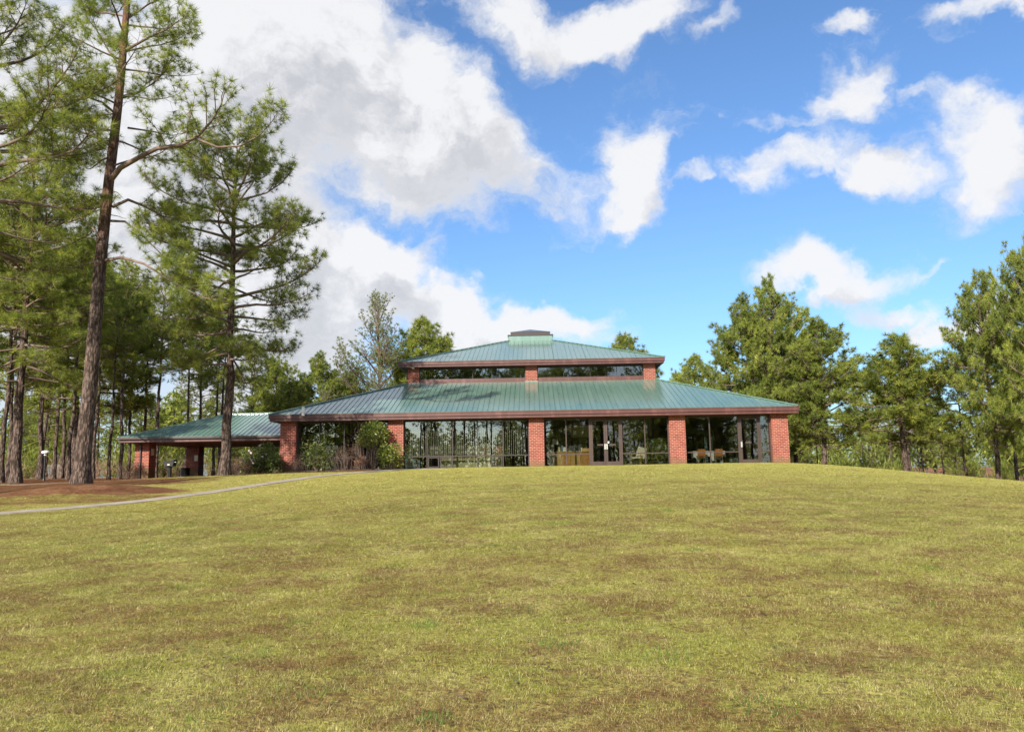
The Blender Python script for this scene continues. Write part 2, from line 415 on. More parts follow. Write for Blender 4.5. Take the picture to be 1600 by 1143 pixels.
def straw_arr(x, y):
    """1 where pine straw covers the ground"""
    s = np.zeros_like(x)
    def blob(cx, cy, rx, ry, k=1.0):
        return np.clip((1.35 - np.sqrt(((x - cx) / rx) ** 2 + ((y - cy) / ry) ** 2)) / .6, 0, 1) * k
    s = np.maximum(s, blob(-18.6, 31.0, 4.6, 1.55)); s = np.maximum(s, blob(-26, 31.5, 4.5, 1.2, .8))
    s = np.maximum(s, blob(-12.2, 42.0, 6.2, 1.6))                # shrub bed
    s = np.maximum(s, blob(-17, 42.8, 6, 2.2))
    s = np.maximum(s, blob(-24, 36, 10, 4.6, .66)); s = np.maximum(s, blob(-18, 28.6, 6, 2.4, .50)); s = np.maximum(s, blob(-24, 43, 9, 3.0, .9))
    far = np.clip((y - 44.5 + np.where(x < 0, 0, 0)) / 1.5, 0, 1) * np.clip((-x - 13) / 2, 0, 1)
    s = np.maximum(s, far)
    farl = np.clip((y - 40.5) / 2, 0, 1) * np.clip((-x - 24) / 3, 0, 1); s = np.maximum(s, farl)
    back = np.clip((y - 54) / 3, 0, 1); s = np.maximum(s, back * .9)
    rr = np.clip((x - 30 - .15 * (46 - y)) / 4, 0, 1); s = np.maximum(s, rr * .9)
    bb = np.clip((-y - 12) / 6, 0, 1); s = np.maximum(s, bb * .8)
    return s

def axis(lo, hi, fine_lo, fine_hi, step, coarse):
    a = list(np.arange(fine_lo, fine_hi + 1e-6, step))
    x = fine_lo; st = step; L = []
    while x > lo: st = min(st * 1.25, coarse); x -= st; L.append(x)
    x = fine_hi; st = step; H = []
    while x < hi: st = min(st * 1.25, coarse); x += st; H.append(x)
    return np.array(L[::-1] + a + H)
gx = axis(-1800, 1800, -36, 36, .45, 150); gy = axis(-1500, 2500, -2, 62, .45, 150)
X, Y = np.meshgrid(gx, gy); Z = gz_arr(X, Y)
nx, ny = len(gx), len(gy)
gme = bpy.data.meshes.new('ground')
idx = np.arange(nx * ny).reshape(ny, nx)
F = np.stack([idx[:-1, :-1], idx[:-1, 1:], idx[1:, 1:], idx[1:, :-1]], -1).reshape(-1, 4)
gme.vertices.add(nx * ny); gme.vertices.foreach_set('co', np.stack([X, Y, Z], -1).astype(np.float32).ravel())
gme.loops.add(F.size); gme.loops.foreach_set('vertex_index', F.astype(np.int32).ravel())
gme.polygons.add(len(F)); gme.polygons.foreach_set('loop_start', np.arange(0, F.size, 4, dtype=np.int32))
gme.polygons.foreach_set('use_smooth', np.ones(len(F), bool))
a = gme.attributes.new('straw', 'FLOAT', 'POINT'); a.data.foreach_set('value', straw_arr(X, Y).astype(np.float32).ravel())
gme.update(calc_edges=True)

def lawn_colour(t, pos, straw):
    """patches of straw coloured, olive and green turf with drifts of fallen needles"""
    n1 = t.noise(pos, .22, 4, .6); n2 = t.noise(pos, 1.3, 5, .65); n3 = t.noise(pos, .55, 5, .7, .6)
    sc = t.new('ShaderNodeMapping'); t.l.new(pos, sc.inputs[0]); sc.inputs['Scale'].default_value = (.8, 1.15, 1); sc.inputs['Rotation'].default_value = (0, 0, R(12))
    n4 = t.math('ADD', t.math('MULTIPLY', t.noise(sc.outputs[0], 1.15, 7, .74, .4), .62), t.math('MULTIPLY', t.noise(pos, 8, 6, .75), .38))
    c = t.mixc(t.ramp(n1, .35, .65), (.375, .325, .074), (.300, .298, .056))
    c = t.mixc(t.ramp(n2, .42, .68), c, (.47, .405, .14))
    sepx = t.new('ShaderNodeSeparateXYZ'); t.l.new(pos, sepx.inputs[0])
    c = t.mixc(t.math('MULTIPLY', t.ramp(sepx.outputs[1], 14, 36), .75), c, (.58, .50, .145))     # paler, yellower turf colour towards the crown of the hill
    c = t.mixc(t.math('MULTIPLY', t.ramp(n3, .60, .70), .5), c, (.085, .15, .022))
    drift = t.math('MULTIPLY', t.ramp(n4, .45, .60), t.ramp(sepx.outputs[1], 34, 8, .15, .88))
    c = t.mixc(drift, c, (.225, .125, .050))
    st = t.math('ADD', straw, t.math('MULTIPLY', t.math('SUBTRACT', n2, .5), .9))
    sf = t.ramp(st, .40, .62)
    cs = t.mixc(t.ramp(n2, .35, .7), (.215, .092, .045), (.32, .165, .085))
    cs = t.mixc(t.ramp(t.noise(pos, 4, 4), .55, .75), cs, (.33, .21, .11))
    return t.mixc(sf, c, cs), sf
gm = bpy.data.materials.new('lawn_ground'); gm.use_nodes = True
t = NT(gm.node_tree); b = t.n['Principled BSDF']; b.inputs['Roughness'].default_value = .95; b.inputs['Specular IOR Level'].default_value = .15
pos = t.new('ShaderNodeNewGeometry').outputs['Position']
st = t.new('ShaderNodeAttribute', attribute_name='straw').outputs['Fac']
c, sf = lawn_colour(t, pos, st)
nf = t.noise(pos, 28, 4, .7); nf2 = t.noise(pos, 7, 4, .7)
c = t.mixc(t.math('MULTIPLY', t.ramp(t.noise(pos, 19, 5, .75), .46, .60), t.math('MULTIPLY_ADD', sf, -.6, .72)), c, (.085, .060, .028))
c = t.mixc(t.ramp(nf, .3, .7), t.mixc(1., c, (.55, .55, .5), 'MULTIPLY'), t.mixc(1., c, (1.15, 1.12, 1.1), 'MULTIPLY'))
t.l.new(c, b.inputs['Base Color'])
bn = t.new('ShaderNodeBump'); bn.inputs['Strength'].default_value = .8; bn.inputs['Distance'].default_value = .06
t.l.new(t.math('ADD', nf, nf2), bn.inputs['Height']); t.l.new(bn.outputs[0], b.inputs['Normal'])
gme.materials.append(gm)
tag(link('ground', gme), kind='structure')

# ------------------------------------------------------------ paths
def strip(name, pts, width, material, lift=.012, thick=.10, kerb=False):
    from mathutils import geometry
    P = []
    for i in range(len(pts) - 1):                       # Catmull-Rom
        p0 = Vector(pts[max(i - 1, 0)]); p1 = Vector(pts[i]); p2 = Vector(pts[i + 1]); p3 = Vector(pts[min(i + 2, len(pts) - 1)])
        for k in range(14):
            s = k / 14
            P.append(.5 * ((2 * p1) + (p2 - p0) * s + (2 * p0 - 5 * p1 + 4 * p2 - p3) * s * s + (3 * p1 - 3 * p2 + p3 - p0) * s ** 3))
    P.append(Vector(pts[-1]))
    m = MB(); n = len(P); rows = 5
    for i, p in enumerate(P):
        d = (P[min(i + 1, n - 1)] - P[max(i - 1, 0)]).normalized(); nrm = Vector((-d.y, d.x))
        for j in range(rows):
            wd_ = width(i / (n - 1)) if callable(width) else width; q = p + nrm * (j / (rows - 1) - .5) * wd_
            m.v.append((q.x, q.y, gz(q.x, q.y) + lift))
        q0 = p - nrm * wd_ * .5; q1 = p + nrm * wd_ * .5
        m.v.append((q0.x, q0.y, gz(q0.x, q0.y) + lift - thick)); m.v.append((q1.x, q1.y, gz(q1.x, q1.y) + lift - thick))
    W = rows + 2
    for i in range(n - 1):
        for j in range(rows - 1):
            m.f.append((i * W + j, i * W + j + 1, (i + 1) * W + j + 1, (i + 1) * W + j)); m.mi.append(0)
        m.f.append((i * W + rows, i * W, (i + 1) * W, (i + 1) * W + rows)); m.mi.append(0)
        m.f.append((i * W + rows - 1, i * W + rows + 1, (i + 1) * W + rows + 1, (i + 1) * W + rows - 1)); m.mi.append(0)
    o = m.build(name, material); tag(o, kind='structure'); return o
PATH = [(-5.2, 42.9), (-6.6, 41.7), (-8.6, 38.6), (-10.8, 35), (-12.3, 30.5), (-14.5, 26.6), (-16.6, 24.2), (-21, 21.5), (-28, 19)]
strip('path', PATH, lambda u: .85 + .95 * max(0, 1 - u / .3), M_CONC, lift=.022)
strip('far_path', [(-20, 40.6), (-24, 39.4), (-29, 38.9), (-40, 39.5), (-55, 41)], .9, M_CONC, lift=.02)
M_ROAD = mat('pale_road', (.40, .38, .34), .9, var=.15)
strip('road', [(22, 92), (40, 80), (60, 74), (95, 72)], 7, M_ROAD, lift=.05)
strip('parking_road', [(-20, 86), (-45, 84), (-75, 82), (-120, 84)], 7, M_ROAD, lift=.05)

# ------------------------------------------------------------ grass, needles (instanced stuff)
def blade_clump(n, rad, hmin, hmax, wd, seed, lean=.6, flat=False):
    r = np.random.RandomState(seed); V = []; A = []
    for i in range(n):
        a = r.rand() * 6.283; rr = rad * math.sqrt(r.rand()); x, y = rr * math.cos(a), rr * math.sin(a)
        h = hmin + (hmax - hmin) * r.rand(); b = r.rand() * 6.283
        if flat: lx, ly, hz = math.cos(b) * h, math.sin(b) * h, .004 + .02 * r.rand()
        else:
            k = lean * h * (.4 + r.rand()); lx, ly, hz = math.cos(b) * k, math.sin(b) * k, h
        c = b + 1.57 + r.randn() * .5; wx, wy = math.cos(c) * wd / 2, math.sin(c) * wd / 2
        z0 = .012 * r.rand() if flat else -.005
        V += [(x - wx, y - wy, z0), (x + wx, y + wy, z0), (x + lx, y + ly, hz + (z0 if flat else 0))]; v = r.rand(); A += [v] * 3
    return np.array(V), np.array(A)
def grass_mat(name, straw):
    m = bpy.data.materials.new(name); m.use_nodes = True
    t = NT(m.node_tree); b = t.n['Principled BSDF']; b.inputs['Roughness'].default_value = .7; b.inputs['Specular IOR Level'].default_value = .25
    pos = t.new('ShaderNodeNewGeometry').outputs['Position']
    v = t.new('ShaderNodeAttribute', attribute_name='var').outputs['Fac']
    if straw:
        c = t.mixc(v, (.13, .050, .018), (.36, .175, .070))
    else:
        zero = t.new('ShaderNodeValue'); zero.outputs[0].default_value = 0
        c, _ = lawn_colour(t, pos, zero.outputs[0])
        c = t.mixc(t.ramp(v, .55, .62), t.mixc(1., c, (.72, .86, .50), 'MULTIPLY'), t.mixc(.6, c, (.56, .49, .25)))
        kk = t.math('MULTIPLY_ADD', t.math('FRACT', t.math('MULTIPLY', v, 7.3)), 1.0, .55)
        cbn = t.new('ShaderNodeCombineColor'); [t.l.new(kk, cbn.inputs[i]) for i in range(3)]
        c = t.mixc(1., c, cbn.outputs[0], 'MULTIPLY')
    t.l.new(c, b.inputs['Base Color'])
    tl = t.new('ShaderNodeBsdfTranslucent'); t.l.new(c, tl.inputs[0])
    mx = t.new('ShaderNodeMixShader'); mx.inputs[0].default_value = .3
    t.l.new(b.outputs[0], mx.inputs[1]); t.l.new(tl.outputs[0], mx.inputs[2]); t.l.new(mx.outputs[0], t.n['Material Output'].inputs[0])
    return m
M_GRASS = grass_mat('grass_blades', False); M_STRAW = grass_mat('fallen_needles', True)

def scatter(name, P, S, variants, seed):
    """P (N,3), S (N,) scale: one object whose geometry nodes instance the variants on its points"""
    r = np.random.RandomState(seed)
    me = bpy.data.meshes.new(name); me.vertices.add(len(P)); me.vertices.foreach_set('co', P.astype(np.float32).ravel())
    a = me.attributes.new('sc', 'FLOAT', 'POINT'); a.data.foreach_set('value', S.astype(np.float32))
    a = me.attributes.new('rz', 'FLOAT_VECTOR', 'POINT')
    e = 1e-1; sx = (gz_arr(P[:, 0] + e, P[:, 1]) - gz_arr(P[:, 0] - e, P[:, 1])) / (2 * e); sy = (gz_arr(P[:, 0], P[:, 1] + e) - gz_arr(P[:, 0], P[:, 1] - e)) / (2 * e)
    a.data.foreach_set('vector', np.stack([0 * sx, 0 * sy, r.rand(len(P)) * 6.283], -1).astype(np.float32).ravel())
    me.update(); o = link(name, me)
    coll = bpy.data.collections.new(name + '_variants')
    for k, vme in enumerate(variants):
        coll.objects.link(bpy.data.objects.new(name + '_tuft', vme))
    ng = bpy.data.node_groups.new(name + '_nodes', 'GeometryNodeTree')
    ng.interface.new_socket('Geometry', in_out='INPUT', socket_type='NodeSocketGeometry')
    ng.interface.new_socket('Geometry', in_out='OUTPUT', socket_type='NodeSocketGeometry')
    q = NT(ng); i = q.new('NodeGroupInput'); out = q.new('NodeGroupOutput')
    ci = q.new('GeometryNodeCollectionInfo'); ci.inputs['Collection'].default_value = coll
    ci.inputs['Separate Children'].default_value = True; ci.inputs['Reset Children'].default_value = True
    ip = q.new('GeometryNodeInstanceOnPoints'); ip.inputs['Pick Instance'].default_value = True
    na = q.new('GeometryNodeInputNamedAttribute', data_type='FLOAT'); na.inputs[0].default_value = 'sc'
    nr = q.new('GeometryNodeInputNamedAttribute', data_type='FLOAT_VECTOR'); nr.inputs[0].default_value = 'rz'
    e2 = q.new('FunctionNodeEulerToRotation')
    q.l.new(i.outputs[0], ip.inputs['Points']); q.l.new(ci.outputs[0], ip.inputs['Instance'])
    q.l.new(nr.outputs[0], e2.inputs[0]); q.l.new(e2.outputs[0], ip.inputs['Rotation']); cx_ = q.new('ShaderNodeCombineXYZ'); [q.l.new(na.outputs[0], cx_.inputs[k_]) for k_ in range(2)]; q.l.new(q.math('POWER', na.outputs[0], .35), cx_.inputs[2]); q.l.new(cx_.outputs[0], ip.inputs['Scale'])
    q.l.new(ip.outputs[0], out.inputs[0])
    md = o.modifiers.new('scatter', 'NODES'); md.node_group = ng
    return o

rs = np.random.RandomState(3)
def sample_lawn(y0, y1, dens, margin=1.5):
    n = int((y1 - y0) * (2 * (y1 * .72 + margin)) * dens)
    y = y0 + (y1 - y0) * rs.rand(n); x = (rs.rand(n) * 2 - 1) * (y1 * .72 + margin)
    k = np.abs(x) < y * .70 + margin
    return x[k], y[k]
pathv = np.array(PATH)
def on_path(x, y, wd=.62):
    d = np.full(x.shape, 1e9)
    for i in range(len(pathv) - 1):
        a, b_ = pathv[i], pathv[i + 1]; ab = b_ - a; L2 = (ab ** 2).sum()
        s = np.clip(((x - a[0]) * ab[0] + (y - a[1]) * ab[1]) / L2, 0, 1)
        d = np.minimum(d, np.hypot(x - a[0] - s * ab[0], y - a[1] - s * ab[1]))
    return d < wd + .45 * np.clip((y - 36) / 5, 0, 1)
gp = []; gs_ = []
for (y0, y1, dens, sc) in ((3.4, 7, 330, .66), (7, 11, 200, .85), (11, 17, 100, 1.1), (17, 27, 46, 1.5), (27, 43.3, 24, 2.0)):
    x, y = sample_lawn(y0, y1, dens)
    keep = (straw_arr(x, y) + .35 * (rs.rand(len(x)) - .5) < .45) & ~on_path(x, y)
    x, y = x[keep], y[keep]
    gp.append(np.stack([x, y, gz_arr(x, y)], -1)); gs_.append(sc * (.6 + .8 * rs.rand(len(x))))
gvars = []
for k in range(5):
    V, A = blade_clump(52, .09, .008, .030, .0040, 40 + k, 1.5); gvars.append(fast_mesh('grass_tuft', V, 3, M_GRASS, A))
tag(scatter('grass', np.concatenate(gp), np.concatenate(gs_), gvars, 5), 'short winter turf, part green and part straw coloured, covering the lawn', 'grass', kind='stuff')
# fallen pine needles : drifts on the lawn and thick on the beds
npnt = []; nsc = []
def vnoise(x, y, s, seed):
    r = np.random.RandomState(seed); out = 0
    for k in range(5):
        ax, ay, ph = r.randn() * s * 1.3 ** k, r.randn() * s * 1.3 ** k, r.rand() * 6.28
        out = out + np.sin(ax * x + ay * y + ph)
    return out / 5
for (y0, y1, dens, sc) in ((3.4, 8, 90, .9), (8, 14, 46, 1.1), (14, 24, 22, 1.5), (24, 36, 8, 1.8)):
    x, y = sample_lawn(y0, y1, dens)
    keep = (vnoise(x, y * 1.6, 1.1, 4) + .9 * (rs.rand(len(x)) - .5) > .05) & ~on_path(x, y)
    x, y = x[keep], y[keep]; npnt.append(np.stack([x, y, gz_arr(x, y) + .024], -1)); nsc.append(sc * (.6 + .7 * rs.rand(len(x))))
x = -36 + 30 * rs.rand(26000); y = 22 + 34 * rs.rand(26000)
keep = (straw_arr(x, y) > .45) & ~on_path(x, y); x, y = x[keep], y[keep]
npnt.append(np.stack([x, y, gz_arr(x, y) + .01], -1)); nsc.append(1.6 + rs.rand(len(x)))
nvars = []
for k in range(4):
    V, A = blade_clump(13, .16, .10, .22, .0035, 80 + k, flat=True); nvars.append(fast_mesh('needle_spray', V, 3, M_STRAW, A))
tag(scatter('pine_needle_litter', np.concatenate(npnt), np.concatenate(nsc), nvars, 6), 'brown fallen pine needles strewn over the lawn and beds', 'pine needles', kind='stuff')
# green weeds and scattered dead leaves
V = []; A = []
for k in range(70):
    cy = 4.5 + 38 * rs.rand() ** 1.3; cx = (rs.rand() * 2 - 1) * cy * .62
    if straw_arr(np.array([cx]), np.array([cy]))[0] > .3: continue
    v, a = blade_clump(90, .10 + .22 * rs.rand(), .02, .055, .006, 300 + k, 1.1)
    v = v + np.array([cx, cy, 0]); v[:, 2] += gz_arr(v[:, 0], v[:, 1]); V.append(v); A.append(a)
M_WEED = foliage_mat('green_weed', (.06, .16, .015), (.10, .20, .02), (.12, .22, .03), .3, .6)
o = link('weeds', fast_mesh('weeds', np.concatenate(V), 3, M_WEED, np.concatenate(A)))
tag(o, 'small bright green patches of fresh grass and weed in the lawn', 'weeds', kind='stuff')
V = []; A = []
for k in range(130):
    if k < 50:
        cy = 5 + 37 * rs.rand() ** 1.4; cx = (rs.rand() * 2 - 1) * cy * .62
    else: cx, cy = -22 + 14 * rs.rand(), 29 + 13 * rs.rand()
    L = .02 + .028 * rs.rand(); wd = L * .32; a = rs.rand() * 6.28; z = gz(cx, cy) + .016
    ca, sa = math.cos(a), math.sin(a)
    loop = [(-L, 0, .005), (-.4 * L, -wd, .02), (.5 * L, -wd * .8, .012), (L, 0, .03), (.5 * L, wd * .8, .02), (-.4 * L, wd, .006)]
    P_ = [(cx + ca * p[0] - sa * p[1], cy + sa * p[0] + ca * p[1], z + p[2]) for p in loop]
    V.append(np.array(P_)); A.append(np.full(6, rs.rand()))
M_DEADLEAF = foliage_mat('dead_leaf', (.05, .035, .02), (.10, .07, .045), (.17, .13, .09), .1, .7)
o = link('fallen_leaves', fast_mesh('fallen_leaves', np.concatenate(V), 6, M_DEADLEAF, np.concatenate(A)))
tag(o, 'curled grey brown dead leaves lying scattered on the lawn', 'leaves', kind='stuff')

# ------------------------------------------------------------ pavilion style building
FL = 1.91                                   # floor level
CY = 57.76                                  # centre of the square plan
H1, ZE, ZEB = 14.66, 4.99, 4.63             # lower roof half width, fascia top and bottom
H2, ZU, ZUB = 8.50, 8.72, 8.40              # upper roof
HW = 14.15                                  # outer face of brick piers
HU = 7.96                                   # upper wall half width
ZM = 7.36                                   # where lower roof meets upper wall
bld = empty('visitor_building', (0, CY, FL), 'low brick and glass building with two tiered green metal roof on the crest', 'building')
INV = Matrix.Translation(-Vector((0, CY, FL)))
def bpart(mb, name, mats, parent=None, smooth=False):
    o = mb.build(name, mats, None, smooth)
    o.parent = parent if parent is not None else bld
    o.matrix_parent_inverse = INV.copy() if parent is None else Matrix.Identity(4)
    return o
# foundation slab and interior
bpart(MB().box(-HW + .05, HW - .05, CY - HW + .05, CY + HW - .05, .9, FL), 'floor', [M_CONC])
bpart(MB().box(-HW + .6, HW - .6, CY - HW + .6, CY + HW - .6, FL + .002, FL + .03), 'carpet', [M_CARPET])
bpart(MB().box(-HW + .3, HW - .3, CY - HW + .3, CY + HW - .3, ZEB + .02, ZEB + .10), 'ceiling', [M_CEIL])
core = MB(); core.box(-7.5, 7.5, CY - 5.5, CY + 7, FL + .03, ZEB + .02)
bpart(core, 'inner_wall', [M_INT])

def place4(fn):
    """run fn for the four sides with a transform"""
    for k in range(4): fn(k, Matrix.Translation((0, CY, 0)) @ Matrix.Rotation(k * math.pi / 2, 4, 'Z') @ Matrix.Translation((0, -CY, 0)))
def tf(mb, M):
    mb.v = [tuple(M @ Vector(v)) for v in mb.v]; return mb

# brick piers
PX = [(-14.15, -13.25), (-8.05, -7.20), (-.18, .66), (7.62, 8.50), (13.25, 14.15)]
YF = CY - HW                                 # 43.61 front face
def piers(k, M):
    for i, (a, b_) in enumerate(PX):
        if i == 4: continue
        m = MB()
        if i == 0: m.box(-HW, -HW + .9, YF, YF + .9, .8, ZEB + .01)
        else: m.box(a, b_, YF, YF + .75, .8, ZEB + .01)
        bpart(tf(m, M), 'brick_pier', [M_BRICK])
place4(piers)

# roofs
def roof_tier(name, hw, ze, top_hw, ztop, sp, th=.03):
    root = bpart(MB().box(-top_hw - .02, top_hw + .02, CY - top_hw - .02, CY + top_hw + .02, ztop - .22, ztop - .12), name, [M_ROOF])
    slope = (ztop - ze) / (hw - top_hw); nrm = Vector((0, -slope, 1)).normalized()
    def zat(y): return ze + (y - (CY - hw)) * slope
    y0 = CY - hw
    n = int(round(2 * hw / sp)); s = 2 * hw / n
    shared = None
    def panel(xa, xb):
        m = MB(); g_ = .004
        ya = y0 + min(hw - abs(xa), hw - top_hw); yb = y0 + min(hw - abs(xb), hw - top_hw)
        if abs(xa) < abs(xb): pass
        poly = [(xa + g_, y0, ze), (xb - g_, y0, ze)]
        if yb > y0 + .01: poly.append((xb - g_, yb, zat(yb)))
        # a hip corner of the upper wall inside the panel
        for xc in (-top_hw, top_hw):
            if xa < xc < xb: poly.append((xc, y0 + hw - top_hw, ztop))
        if ya > y0 + .01: poly.append((xa + g_, ya, zat(ya)))
        m.prism(poly, nrm * th)
        yr = max(ya, y0 + .05) if abs(xa) <= hw - .05 else None
        if yr:      # standing seam along the left edge
            q0 = Vector((xa + .012, y0 - .01, ze)) + nrm * (th + .012); q1 = Vector((xa + .012, yr, zat(yr))) + nrm * (th + .012)
            m.bar(q0, q1, .020, .030)
        return m
    for i in range(n):
        xa, xb = -hw + i * s, -hw + (i + 1) * s
        if xa > -top_hw + s and xb < top_hw - s:
            if shared is None:
                shared = panel(-s / 2, s / 2).mesh('roof_panel', [M_ROOF])
            o = link('roof_panel', shared); o.location = ((xa + xb) / 2, 0, 0)
        else: o = panel(xa, xb).build('roof_panel', [M_ROOF])
        o.parent = root
        o.rotation_euler = (0, rnd.uniform(-.0005, .0005), 0)
    # the three other slopes, seams joined
    for k in (1, 2, 3):
        M = Matrix.Translation((0, CY, 0)) @ Matrix.Rotation(k * math.pi / 2, 4, 'Z') @ Matrix.Translation((0, -CY, 0))
        m = MB(); m.prism([(-hw, y0, ze), (hw, y0, ze), (top_hw, y0 + hw - top_hw, ztop), (-top_hw, y0 + hw - top_hw, ztop)], nrm * th)
        for i in range(1, n):
            xa = -hw + i * s; yr = y0 + min(hw - abs(xa), hw - top_hw)
            m.bar(Vector((xa, y0 - .01, ze)) + nrm * (th + .012), Vector((xa, yr, zat(yr))) + nrm * (th + .012), .020, .030)
        tf(m, M); o = m.build('roof_slope', [M_ROOF], root)
    for sx in (-1, 1):
        for sy in (-1, 1):
            a_ = Vector((sx * (hw + .01), CY + sy * (hw + .01), ze + .06)); b_ = Vector((sx * (top_hw), CY + sy * (top_hw), ztop + .07))
            MB().bar(a_, b_, .20, .05).build('hip_cap', [M_ROOF], root)
    return root, slope
INVB = INV
r1, sl1 = roof_tier('lower_roof', H1 - .02, ZE + .01, HU, ZM, .29)
r2, sl2 = roof_tier('upper_roof', H2 - .02, ZU + .01, 1.61, 11.10, .29)

def ring(mb, ho, hi, z0, z1):
    mb.box(-ho, ho, CY - ho, CY - hi, z0, z1).box(-ho, ho, CY + hi, CY + ho, z0, z1)
    mb.box(-ho, -hi, CY - hi, CY + hi, z0, z1).box(hi, ho, CY - hi, CY + hi, z0, z1); return mb
def eaves(hw, hwall, z1, z0):
    h = z1 - z0
    f = MB(); ring(f, hw, hw - .05, z0 + h * .42, z1)            # upper fascia board
    bpart(f, 'fascia', [M_FASCIA])
    f2 = MB(); ring(f2, hw - .045, hw - .10, z0, z0 + h * .42 - .006); bpart(f2, 'lower_fascia', [M_FASCIA])
    f3 = MB(); ring(f3, hw + .022, hw - .05, z1 - .035, z1 + .012); ring(f3, hw + .015, hw - .05, z0 + h * .42 - .004, z0 + h * .42 + .03)
    bpart(f3, 'drip_edge', [M_FASCIA])
    s_ = MB(); ring(s_, hw - .102, hwall - .55, z0 + .015, z0 + .04); bpart(s_, 'soffit', [M_SOFFIT])
eaves(H1, HW, ZE, ZEB); eaves(H2, HU, ZU, ZUB)
bpart(MB().box(-14.2, 14.2, CY - .1, CY + .1, 4.6, 4.61), 'roof_tie', [M_INT])

# white weathered box on the left of the lower fascia
p = at(474.5, 642, CY - H1 - .04)
m = MB().box(p.x - .075, p.x + .075, p.y - .13, p.y + .0, p.z - .26, p.z + .22).box(p.x - .03, p.x + .03, p.y - .15, p.y - .13, p.z - .2, p.z + .15)
o = bpart(m, 'downspout_box', [M_WHITE])

# upper wall and clerestory
def clere(k, M):
    m = MB(); m.box(-HU, -HU + .75, CY - HU, CY - HU + .75, ZM - .35, ZUB + .02); bpart(tf(m, M), 'brick_pier', [M_BRICK])
    m = MB(); m.box(-.36, .40, CY - HU, CY - HU + .5, ZM - .35, ZUB + .02); bpart(tf(m, M), 'brick_pier', [M_BRICK])
    for (a_, b_) in ((-HU + .752, -.362), (.402, HU - .752)):
        m = MB(); y = CY - HU
        m.box(a_, b_, y + .10, y + .25, ZM - .30, ZM + .28); tf(m, M); bpart(m, 'sill_board', [M_FASCIA])
        m = MB(); m.box(a_, b_, y + .20, y + .27, ZUB - .10, ZUB + .0).box(a_, a_ + .05, y + .2, y + .27, ZM + .285, ZUB - .10).box(b_ - .05, b_, y + .2, y + .27, ZM + .285, ZUB - .10).box(a_ + .05, b_ - .05, y + .2, y + .27, ZM + .285, ZM + .32)
        L = b_ - a_
        for q in range(1, 4): m.box(a_ + L * q / 4 - .015, a_ + L * q / 4 + .015, y + .21, y + .26, ZM + .32, ZUB - .10)
        fr = bpart(tf(m, M), 'clerestory_window', [M_FRAMED])
        for q in range(4):
            g0 = a_ + L * q / 4 + .02 + (.03 if q == 0 else 0); g1 = a_ + L * (q + 1) / 4 - .02 - (.03 if q == 3 else 0)
            gm_ = MB().box(g0, g1, y + .232, y + .238, ZM + .32, ZUB - .10); o = tf(gm_, M).build('pane', [M_GLASS]); o.parent = fr
            o.matrix_parent_inverse = Matrix.Identity(4)
    for (a_, b_) in ((-HU - .03, -HU + .79), (-.40, .44)):
        m = MB(); m.box(a_, b_, CY - HU - .05, CY - HU + .02, ZM - .04, ZM + .07); bpart(tf(m, M), 'flashing', [M_ROOF])
place4(clere)
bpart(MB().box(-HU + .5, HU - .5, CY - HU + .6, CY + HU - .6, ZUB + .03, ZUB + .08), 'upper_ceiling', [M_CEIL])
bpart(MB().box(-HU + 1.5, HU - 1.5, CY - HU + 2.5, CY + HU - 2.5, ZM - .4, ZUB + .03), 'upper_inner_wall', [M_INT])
# skylight
m = MB(); ring(m, 1.61, 1.45, 10.9, 11.499); bpart(m, 'skylight_curb', [M_ROOF])
m = MB(); ring(m, 1.44, 1.30, 11.585, 11.80); m.box(-1.66, 1.66, CY - 1.66, CY + 1.66, 11.50, 11.58); bpart(m, 'skylight_frame', [M_FRAMED])
M_SKYL = mat('smoked_skylight', (.035, .04, .05), .25, spec=.8)
m = MB(); q = 1.46
m.add([(-q, CY - q, 11.805), (q, CY - q, 11.805), (q, CY + q, 11.805), (-q, CY + q, 11.805), (0, CY, 12.25)], [(0, 1, 4), (1, 2, 4), (2, 3, 4), (3, 0, 4), (3, 2, 1, 0)])
bpart(m, 'skylight_dome', [M_SKYL])
# flood camera under the upper left eave
p = at(644, 574, CY - HU - .25)
m = MB().box(p.x - .03, p.x + .03, p.y, p.y + .25, p.z - .03, p.z + .03).bar((p.x - .13, p.y - .12, p.z + .06), (p.x + .12, p.y, p.z - .06), .10, .10)
bpart(m, 'security_light', [M_WHITE])

